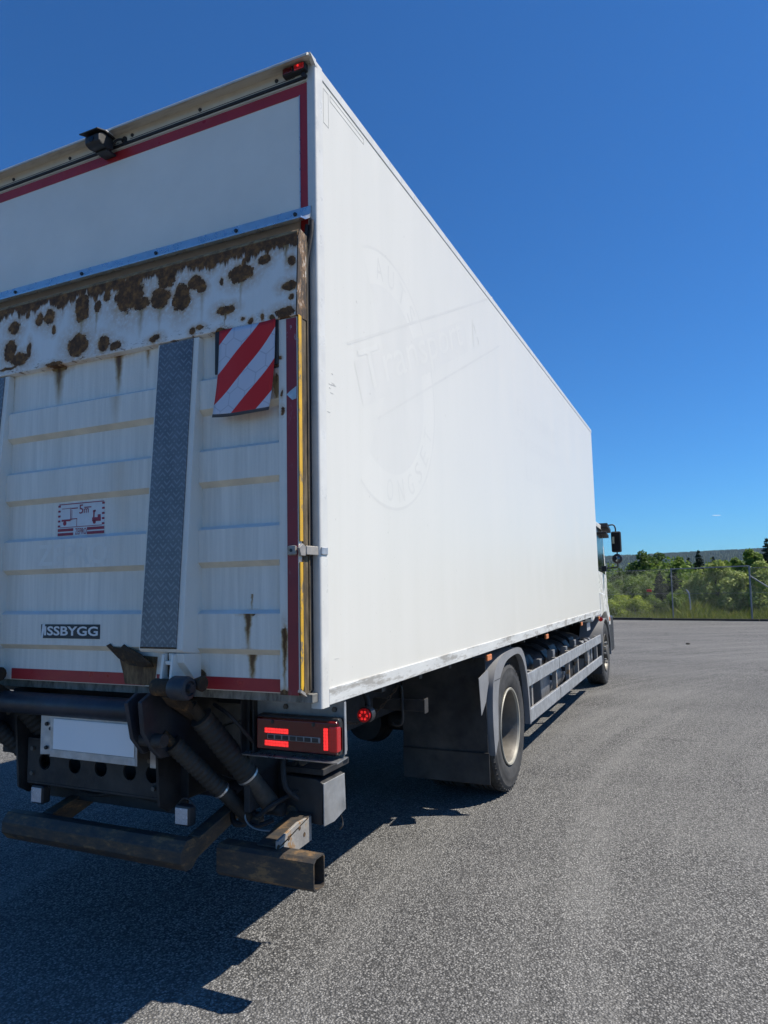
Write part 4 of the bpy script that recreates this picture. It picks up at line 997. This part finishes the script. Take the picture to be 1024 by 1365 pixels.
# --- cab
cm = MB().prism([(8.82, 1.02), (8.80, 2.62), (9.1, 2.70), (10.4, 2.68), (10.60, 2.56), (10.90, 1.72), (10.93, 1.06), (10.2, 1.0), (10.0, 1.08), (9.75, 1.17), (9.40, 1.17), (9.12, 1.08)], 'x', W0 + .15, -.15)
cm.v = [(-1.28 + (x + 1.28) * (1 - .045 * max(0, (z - 1.7)) - .03 * max(0, y - 10.4)), y, z) for x, y, z in cm.v]
cab = cm.build('cab', 'cab_white', truck, bevel=.05, seg=3)
B('bumper', 'black_plastic', cab, W0 + .10, -.10, 10.30, 10.98, .42, 1.055, bevel=.05, seg=3)
for sx in (1, -1):
    def gx(a): return a if sx > 0 else W0 - a
    def xx(a, b): return sorted((gx(a), gx(b)))
    a, b = xx(-.195, -.149)
    d = MB().prism([(9.25, 1.30), (9.25, 2.70), (10.42, 2.66), (10.72, 1.72), (10.72, 1.15), (10.2, 1.25)], 'x', a, b).build('door', 'cab_white', cab, bevel=.003)
    a, b = xx(-.1495, -.1465)
    MB().prism([(9.34, 1.86), (9.34, 2.62), (10.34, 2.58), (10.58, 1.78), (10.2, 1.82)], 'x', a, b).build('window', 'glass_dark', d)
    MB().box(*xx(-.15, -.135), 9.32, 9.45, 1.62, 1.66).build('handle', 'black_plastic', d, bevel=.004)
    MB().box(*xx(-.16, -.13), 9.29, 9.33, 1.82, 2.66).build('window_deflector', 'black_plastic', d, bevel=.005)
    MB().prism([(10.30, 2.70), (10.72, 2.62), (10.74, 2.54), (10.28, 2.62)], 'x', *xx(-.24, -.03)).build('sun_visor', 'black_plastic', cab, bevel=.015)
    MB().prism([(10.2, 2.54), (10.55, 2.50), (10.56, 2.44), (10.2, 2.50)], 'x', *xx(-.20, -.05)).build('wind_deflector', 'black_plastic', cab, bevel=.01)
    # flared arch and corner panel
    MB().prism([(9.05, 1.50), (9.60, 1.46), (9.98, 1.30), (10.16, 1.06), (10.2, .92), (10.05, .92), (9.92, 1.05), (9.72, 1.16), (9.40, 1.16), (9.02, 1.10)], 'x', *xx(-.16, -.055)).build('arch_flare', 'cab_white', cab, bevel=.018)
    MB().prism([(9.98, 1.06), (10.14, .98), (10.3, .60), (10.25, .50), (10.1, .50), (10.02, .78)], 'x', *xx(-.30, -.065)).build('step_panel', 'black_plastic', cab, bevel=.02)
    ao, ai = arch_pts(.545, .565, -8, 188, 20, 9.55, .50)
    fm = MB().prism(ao + ai, 'x', *xx(-.42, -.06)).build('wheel_arch', 'fender_grey', truck, smooth=40)
    MB().box(*xx(-.42, -.075), 8.955, 8.965, .22, .70).build('mudflap', 'mudflap', truck, bevel=.003)
    # mirrors
    T('mirror_arm', 'black_plastic', cab, smooth_path([(gx(-.2), 10.42, 2.64), (gx(.0), 10.42, 2.665), (gx(.06), 10.42, 2.655), (gx(.082), 10.42, 2.60), (gx(.085), 10.42, 2.52)]), .013, 8)
    T('mirror_arm', 'black_plastic', cab, smooth_path([(gx(-.16), 10.42, 1.90), (gx(.0), 10.42, 1.905), (gx(.075), 10.42, 1.91), (gx(.092), 10.42, 1.94), (gx(.092), 10.42, 2.0)]), .013, 8)
    T('mirror_arm', 'black_plastic', cab, [(gx(.092), 10.42, 2.10), (gx(.090), 10.42, 2.22)], .012, 8)
    MB().box(*xx(-.17, -.10), 10.38, 10.46, 1.84, 1.94).build('arm_foot', 'black_plastic', cab, bevel=.012)
    h = MB().box(*xx(.003, .172), 10.38, 10.47, 2.175, 2.545).build('mirror', 'black_plastic', cab, bevel=.028, seg=3)
    gl = MB().quad(*[(gx(u), 10.377, v_) for u, v_ in ((.022, 2.20), (.153, 2.20), (.153, 2.52), (.022, 2.52))]).build('glass', 'mirror_dark', h, smooth=0)
    MB().quad(*[(gx(u), 10.3755, v_) for u, v_ in ((.022, 2.33), (.060, 2.33), (.060, 2.45), (.022, 2.45))]).build('reflection_strip', 'mirror_glass', h, smooth=0)  # brighter patch stands in for a pale reflection on the dark glass
    h2 = MB().lathe([(.001, -.045), (.05, -.05), (.085, -.035), (.09, 0), (.07, .05), (.001, .06)], (gx(.09), 10.42, 2.06), 'y', 20).build('mirror', 'black_plastic', cab)
    MB().lathe([(.001, 0), (.05, .006), (.074, .018)], (gx(.09), 10.365, 2.06), 'y', 20).build('glass', 'mirror_glass', h2)
B('windscreen', 'glass_dark', cab, W0 + .2, -.18, 10.80, 10.86, 1.8, 2.3, bevel=0).rotation_euler = (0, 0, 0)
B('air_deflector', 'cab_white', cab, W0 + .5, -.5, 9.0, 9.9, 2.69, 3.3, bevel=.12, seg=4)
fl_ = T('fender_lamp', 'lens_dim', truck, [(-.055, 8.93, 1.075), (-.055, 8.95, 1.075)], .034, 16)
MB().box(-.07, -.045, 10.0, 10.06, .99, 1.06).build('side_indicator', 'orange_lens', cab, bevel=.01)

# ================================================================== FENCE, KERB
kb = MB(); segs = []
x = -40.0
kerb = bpy.data.objects.new('kerb', None); col.objects.link(kerb); kerb.location = (0, fy(0), 0)
tag(kerb, 'low dark timber edging along the far end of the asphalt', 'kerb')
kl = 4.0; KM = MB().box(0, kl - .02, -.10, .10, -.05, .085).mesh('kerb_piece', 'kerb_dark', bevel=.02)
ang = math.atan(-.17)
while x < 30:
    o = link('kerb_piece', KM, kerb, (x, fy(x) + .12, rnd.uniform(-.012, .006))); o.rotation_euler = (0, rnd.uniform(-.003, .003), ang + rnd.uniform(-.004, .004)); x += kl * math.cos(ang)
def fl2(x): return fy(x) + .35
fence = bpy.data.objects.new('chain_link_fence', None); col.objects.link(fence); fence.location = (.2, fl2(.2), 0)
tag(fence, 'grey chain-link fence on round steel posts beyond the asphalt', 'fence')
FX = [-14.9, -11.8, -8.8, -5.8, -2.8, .2, 3.12, 6.1, 9.1, 12.1, 15.1]
for i, px in enumerate(FX):
    thick = .036 if i == 6 else .025
    MB().tube([(px, fl2(px), -.1), (px + .03, fl2(px), 2.17)], thick, 10).build('post', 'galvanised', fence)
def rail_(a, b, z0, z1, r): MB().tube([(a, fl2(a), z0), (b, fl2(b), z1)], r, 8).build('rail', 'galvanised', fence)
rail_(.23, 3.15, 2.13, 2.17, .026)
rail_(-14.9, .23, 2.08, 2.12, .008); rail_(3.15, 15.1, 2.1, 2.1, .008)
rail_(-14.9, 15.1, 1.1, 1.1, .005)
MB().tube([(3.15, fl2(3.15), 1.78), (4.75, fl2(4.75) , .55)], .024, 10).build('brace', 'galvanised', fence)
wm = MB(); st_ = .095; xa, xb, hh_ = -14.9, 15.1, 2.05
xw = xa - hh_
def wire(p0, p1):
    n = len(wm.v); r = .0015
    for p in (p0, p1): wm.v += [(p[0] - r, p[1], p[2]), (p[0], p[1] - r, p[2]), (p[0] + r, p[1], p[2]), (p[0], p[1] + r, p[2])]
    wm.f += [(n + k, n + (k + 1) % 4, n + 4 + (k + 1) % 4, n + 4 + k) for k in range(4)]
while xw < xb:
    for sg in (0, 1):
        a0, a1 = max(xw, xa), min(xw + hh_, xb)
        za, zb = (a0 - xw, a1 - xw)
        if sg: za, zb = hh_ - za, hh_ - zb
        wire((a0, fl2(a0) - .04, .06 + za), (a1, fl2(a1) - .04, .06 + zb))
    xw += st_
wo_ = wm.build('wire_mesh', 'galvanised', fence, smooth=0, recalc=False); wo_['kind'] = 'stuff'
sg_ = MB().prism([(-.10, -.045), (.10, -.055), (.105, .04), (.06, .055), (-.09, .05)], 'y', -.02, .02)
rp = sg_.build('red_tag', 'red_plastic', None, bevel=.01); rp.location = (-.70, fl2(-.7) - .08, 1.24)
tag(rp, 'small red plastic tag hanging on the wire fence', 'tag')
pole = MB().tube(smooth_path([(0, 0, -.1), (.01, 0, .5), (.0, 0, .95), (-.03, 0, 1.12), (-.12, 0, 1.25)]), .026, 8).build('bent_pole', 'pole_pale')
pole.location = (.86, 30.6, 0); tag(pole, 'thin pale pole bent over at the top behind the fence', 'pole')
stone = MB().lathe([(.001, -.01), (.05, -.01), (.06, .01), (.035, .035), (.001, .04)], (0, 0, 0), 'z', 7).build('stone', 'kerb_dark'); stone.location = (.98, 17.4, .01); stone.scale = (1, .7, .8)
tag(stone, 'small dark lump lying on the open asphalt', 'stone')

# ================================================================== VEGETATION
def leaf_quads(P, N, size, rr, asp=1.0):
    """P (k,3) leaf centres -> quads with random turn"""
    k = len(P); g = np.random.default_rng(int(rr))
    d = g.normal(size=(k, 3)) + N * 1.1; d /= np.linalg.norm(d, axis=1)[:, None]
    t = np.cross(d, g.normal(size=(k, 3))); t /= np.linalg.norm(t, axis=1)[:, None]
    b = np.cross(d, t); sz = size * g.uniform(.6, 1.35, (k, 1))
    return np.stack([P - t * sz * .5 - b * sz * asp * .1, P + b * sz * asp * -.5, P + t * sz * .5 + b * sz * asp * .1, P + b * sz * asp * .55], 1)
def mesh_quads(name, Q, mat):
    me = bpy.data.meshes.new(name); k = len(Q)
    me.vertices.add(k * 4); me.vertices.foreach_set('co', Q.reshape(-1).astype(np.float32))
    me.loops.add(k * 4); me.loops.foreach_set('vertex_index', np.arange(k * 4, dtype=np.int32))
    me.polygons.add(k); me.polygons.foreach_set('loop_start', np.arange(0, k * 4, 4, dtype=np.int32))
    me.materials.append(M[mat]); me.update(); me.validate(); return me
def broadleaf(seed, h, wd, mat, nleaf=5200, size=.13, base=.12, bark='bark', lobes=26, tall=1.0):
    g = np.random.default_rng(seed); C = []; Rr = []
    for i in range(lobes):
        t = g.random() ** .8; z = base * h + (1 - base) * h * t * .92
        prof = math.sin(math.pi * min(1, .18 + .80 * t)) ** .8
        a = g.random() * 6.283; rad = wd * .5 * prof * math.sqrt(g.random()) * .85
        C.append((rad * math.cos(a), rad * math.sin(a), z)); Rr.append(wd * (.13 + .12 * g.random()) * (1.1 - .45 * t))
    C = np.array(C); Rr = np.array(Rr); w_ = Rr ** 2 / (Rr ** 2).sum()
    idx = g.choice(lobes, nleaf, p=w_); u = g.normal(size=(nleaf, 3)); u /= np.linalg.norm(u, axis=1)[:, None]
    u[:, 2] = np.where(u[:, 2] < -.35, -u[:, 2], u[:, 2])
    P = C[idx] + u * (Rr[idx] * g.uniform(.45, 1.12, nleaf) ** .6)[:, None] * np.array([1, 1, 1.15 * tall])
    P[:, 2] = np.maximum(P[:, 2], .05)
    cr = mesh_quads('crown', leaf_quads(P, u + np.array([0, 0, .5]), size, seed), mat)
    tk = MB(); tk.tube(smooth_path([(0, 0, -.15), (.05 * wd * .2, 0, h * .25), (-.03 * wd, .02, h * .55), (0, 0, h * .86)], 4), [.028 * h * (1 - .85 * i / 12) + .01 for i in range(13)], 7)
    for i in range(9):
        c_ = C[g.integers(lobes)]; z0 = max(.1, c_[2] * .5); tk.tube([(0, 0, z0), (c_[0] * .5, c_[1] * .5, (z0 + c_[2]) / 2 + .05), tuple(c_)], [.012 * h * .7, .008 * h * .7, .004 * h * .5], 5)
    return tk.mesh('trunk', bark), cr
def spruce(seed, h, wd, size=.10, nleaf=5200):
    g = np.random.default_rng(seed); P = []; N = []
    k = 0; tiers = int(h * 8.5)
    limbs = MB()
    for i in range(tiers):
        t = (i + g.random() * .6) / tiers; z = .06 * h + .92 * h * t
        L_ = wd * .5 * (1 - t) ** .85 * g.uniform(.75, 1.12) + .06
        nb = 7 if t < .8 else 5
        for b in range(nb):
            a = g.random() * 6.283; ll = L_ * g.uniform(.7, 1.1); m_ = max(3, int(nleaf / (tiers * nb) * (1 - t) * 1.7) + 3)
            s_ = g.random(m_) ** .7; dz = -.28 * ll * s_ + .16 * ll * s_ ** 3 * 1.5
            w2 = .20 * ll * (1 - s_ * .6)
            lat = g.normal(size=m_) * w2 * .6
            P.append(np.stack([math.cos(a) * ll * s_ - math.sin(a) * lat, math.sin(a) * ll * s_ + math.cos(a) * lat, z + dz - np.abs(g.normal(size=m_)) * .05 * ll], 1))
            N.append(np.tile([math.cos(a) * .6, math.sin(a) * .6, .7], (m_, 1)))
            if b < 3 and t < .9: limbs.tube([(0, 0, z), (math.cos(a) * ll * .8, math.sin(a) * ll * .8, z - .18 * ll)], [.012, .004], 4)
    P = np.concatenate(P); N = np.concatenate(N)
    cr = mesh_quads('crown', leaf_quads(P, N, size, seed, 1.6), 'needles')
    limbs.tube([(0, 0, -.15), (0, 0, h * .5), (0, 0, h * .99)], [.018 * h, .010 * h, .004], 7)
    return limbs.mesh('trunk', 'bark'), cr
kinds = {
    'willow_a': broadleaf(11, 2.6, 3.0, 'leaf_silver', 8200, .105, .06, lobes=34),
    'willow_b': broadleaf(12, 2.2, 2.4, 'leaf_silver', 5600, .10, .05, lobes=26),
    'birch_a': broadleaf(13, 5.0, 2.6, 'leaf_mid', 5600, .15, .14, 'birch_bark', 30, 1.3),
    'birch_b': broadleaf(14, 4.4, 3.2, 'leaf_dark', 6200, .16, .12, 'birch_bark', 34, 1.1),
    'bush_a': broadleaf(15, 1.15, 1.9, 'leaf_bright', 3600, .075, .04, lobes=24),
    'bush_b': broadleaf(16, 1.6, 2.0, 'leaf_mid', 4200, .085, .05, lobes=24),
    'spruce_a': spruce(17, 3.6, 1.9, .085, 7000), 'spruce_b': spruce(18, 5.2, 2.4, .11, 12000), 'spruce_c': spruce(19, 2.6, 1.7, .075, 12000),
}
def plant(kind, name, x, y, sc, label, cat, group, rz=None, zs=1.0):
    e = bpy.data.objects.new(name, None); col.objects.link(e); e.location = (x, y, -.06)
    tag(e, label, cat, group)
    rz = rnd.random() * 6.28 if rz is None else rz
    for nm, me in zip(('trunk', 'crown'), kinds[kind]):
        o = bpy.data.objects.new(nm, me); col.objects.link(o); o.parent = e; o.scale = (sc, sc, sc * zs); o.rotation_euler = (0, 0, rz)
def at(px, py_top, y):      # pixel column and top row of the photograph at a given depth -> x, height
    d = Vector((-.41082914, .90553331, .10596625)) + Vector((.90956132, .41506133, -.02054965)) * ((px - 512) / 928.77) - Vector((.06259088, -.08794041, .99415737)) * ((py_top - 682.5) / 928.77)
    t = (y + 2.54253) / d.y
    return 1.45174 + d.x * t, 1.66082 + d.z * t
HT = {'willow_a': 2.6, 'willow_b': 2.2, 'birch_a': 5.0, 'birch_b': 4.4, 'bush_a': 1.15, 'bush_b': 1.6, 'spruce_a': 3.6, 'spruce_b': 5.2, 'spruce_c': 2.6}
PL = [  # kind, name, px, top row, depth, label, width factor
    ('willow_a', 'willow_bush', 955, 757, 33.0, 'large pale silvery green bush right behind the fence between two posts'),
    ('willow_b', 'willow_bush', 985, 768, 32.4, 'smaller pale bush just left of the thick corner fence post'),
    ('willow_b', 'willow_bush', 926, 775, 33.5, 'pale green bush behind the bent pole'),
    ('willow_a', 'willow_bush', 1016, 758, 32.6, 'pale bush behind the diagonal fence brace'),
    ('spruce_c', 'spruce_tree', 879, 764, 34.0, 'dark young spruce just right of the red tag'),
    ('spruce_b', 'spruce_tree', 931, 737, 44.0, 'tall pointed spruce rising above the fence against the ridge'),
    ('spruce_b', 'spruce_tree', 951, 745, 46.0, 'shorter spruce top beside the tall pointed spruce'),
    ('spruce_b', 'spruce_tree', 1022, 722, 41.0, 'tallest dark spruce cut by the right edge'),
    ('birch_b', 'birch_tree', 857, 742, 46.0, 'round dark green tree just right of the truck mirror'),
    ('birch_b', 'birch_tree', 878, 744, 48.0, 'dark green tree beside the round one above the red tag'),
    ('birch_a', 'birch_tree', 905, 747, 45.0, 'slim green tree left of the tall pointed spruce'),
    ('spruce_b', 'spruce_tree', 918, 746, 47.0, 'small spruce top between slim green tree and tall spruce'),
    ('birch_a', 'birch_tree', 1001, 738, 40.0, 'tall bright green tree behind the thick fence post'),
    ('birch_a', 'birch_tree', 981, 748, 43.0, 'narrow tree left of the tall bright green one'),
    ('bush_a', 'bush', 826, 797, 31.4, 'low yellow-green bush nearest the truck cab'),
    ('bush_a', 'bush', 846, 799, 31.6, 'low yellow-green bush left of the red tag'),
    ('bush_b', 'bush', 868, 797, 32.2, 'mid green bush under the red tag'),
    ('bush_b', 'bush', 842, 775, 35.0, 'taller green bush behind the yellow-green ones'),
    ('bush_b', 'bush', 822, 780, 35.0, 'taller green bush partly hidden by the truck cab'),
    ('bush_b', 'bush', 862, 770, 36.0, 'green bush between red tag and round tree'),
    ('birch_b', 'birch_tree', 826, 764, 42.0, 'dark tree behind the lower mirror arm'),
    ('spruce_c', 'spruce_tree', 897, 760, 37.0, 'dark spruce behind the left fence post'),
    ('birch_a', 'birch_tree', 965, 752, 39.0, 'green tree behind the large silvery bush'),
    ('bush_b', 'bush', 903, 792, 32.0, 'mid green bush at the foot of the left fence post'),
    ('birch_b', 'birch_tree', 1034, 745, 44.0, 'dark tree at the right edge behind the brace'),
]
for kd, nm, px, py, dep, lab in PL:
    x, h = at(px, py, dep); h *= 1.08; sc = (h + .06) / HT[kd]
    plant(kd, nm, x, dep, sc * (1.0), lab, 'bush' if 'bush' in nm else 'tree', {'willow_bush': 'pale bushes behind the fence', 'spruce_tree': 'spruces behind the fence', 'birch_tree': 'broadleaf trees behind the fence', 'bush': 'low bushes behind the fence'}[nm])
# belt of further trees that fills the gaps
r3 = random.Random(21)
fil = MB(); g = np.random.default_rng(5); QS = []
for i in range(46):
    x = r3.uniform(-16, 15); y = r3.uniform(37, 60); h = r3.uniform(1.5, 2.5) + (y - 37) * .02; wdt = r3.uniform(1.6, 3.0)
    n_ = 900; u = g.normal(size=(n_, 3)); u /= np.linalg.norm(u, axis=1)[:, None]
    P = np.array([x, y, h * .5]) + u * np.array([wdt * .5, wdt * .5, h * .55]) * (g.uniform(.5, 1.1, (n_, 1)) + .12 * np.sin(u[:, :1] * 7 + i) + .12 * np.sin(u[:, 2:] * 9))
    QS.append(leaf_quads(P, u, .15, 100 + i))
tag(link('thicket', mesh_quads('thicket', np.concatenate(QS), 'leaf_mid')), 'green thicket filling the gaps between the trees beyond the fence', 'thicket', kind='stuff')
# tall grass along the kerb
n_ = 26000; X_ = g.uniform(-16, 16, n_); dep = g.random(n_) ** 1.4 * 3.2
Y_ = 29.15 - .17 * (X_ - .1) + .28 + dep
Hh = g.uniform(.12, .42, n_) * (1 + .5 * np.sin(X_ * 1.7) * np.sin(X_ * .6 + 1)) * np.clip(.45 + dep * .5, .3, 1.5)
a = g.random(n_) * 6.283; lean = g.normal(size=(n_, 2)) * .3 * Hh[:, None]; wd = .014
bx, by = np.cos(a) * wd, np.sin(a) * wd
z0 = np.full(n_, -.07)
Q = np.stack([np.stack([X_ - bx, Y_ - by, z0], 1), np.stack([X_ + bx, Y_ + by, z0], 1), np.stack([X_ + lean[:, 0] * .5 + bx * .7, Y_ + lean[:, 1] * .5 + by * .7, Hh * .6], 1), np.stack([X_ + lean[:, 0], Y_ + lean[:, 1], Hh], 1)], 1)
tag(link('grass', mesh_quads('grass', Q, 'grass_blade')), 'tall grass and weeds along the foot of the fence', 'grass', kind='stuff')

# ================================================================== HAZE
hz = bpy.data.materials.new('haze'); hz.use_nodes = True; t_ = hz.node_tree; t_.nodes.clear()
pv = t_.nodes.new('ShaderNodeVolumePrincipled'); ov = t_.nodes.new('ShaderNodeOutputMaterial'); t_.links.new(pv.outputs[0], ov.inputs['Volume'])
pv.inputs['Color'].default_value = (.60, .80, 1.0, 1); pv.inputs['Density'].default_value = .00006; pv.inputs['Anisotropy'].default_value = .2
M['haze'] = hz
hb_ = MB().box(-5400, 5400, -5400, 5400, -1.1, 128).build('haze', 'haze', smooth=0)
tag(hb_, 'thin blue summer haze over the distant ridge', 'haze', kind='stuff')

s = NT('cloud'); s.set((.9, .9, .92), 1.0, 0, 0); tl_ = s.n('BsdfTranslucent'); tl_.inputs[0].default_value = (.95, .95, .95, 1)
tr_ = s.n('BsdfTransparent'); mx = s.n('MixShader'); lw = s.n('LayerWeight'); lw.inputs[0].default_value = .35
s.l(s.math('MULTIPLY', s.math('SUBTRACT', 1.0, lw.outputs['Facing']), .22), mx.inputs[0]); s.l(tr_.outputs[0], mx.inputs[1]); s.l(tl_.outputs[0], mx.inputs[2]); s.l(mx.outputs[0], s.o.inputs[0])
for px, py, ln, lab in ((955, 687, 22, 'tiny white cloud wisp low in the blue sky above the fence'),):
    x, z = at(px, py, 4800)
    cl = MB()
    for k in range(7):
        t = k / 6 - .5; rr = ln * (.34 - .4 * t * t) * (.8 + .4 * rnd.random())
        cl.lathe([(.001, -rr * 1.3), (rr * .5, -rr * 1.1), (rr * .85, -rr * .5), (rr, 0), (rr * .85, rr * .5), (rr * .5, rr * 1.1), (.001, rr * 1.3)], (t * ln * 1.7, rnd.uniform(-8, 8), rnd.uniform(-2, 2)), 'x', 12)
    cl.v = [(a, b, c * .45) for a, b, c in cl.v]
    o = cl.build('cloud', 'cloud'); o.location = (x, 4800, z); tag(o, lab, 'cloud')
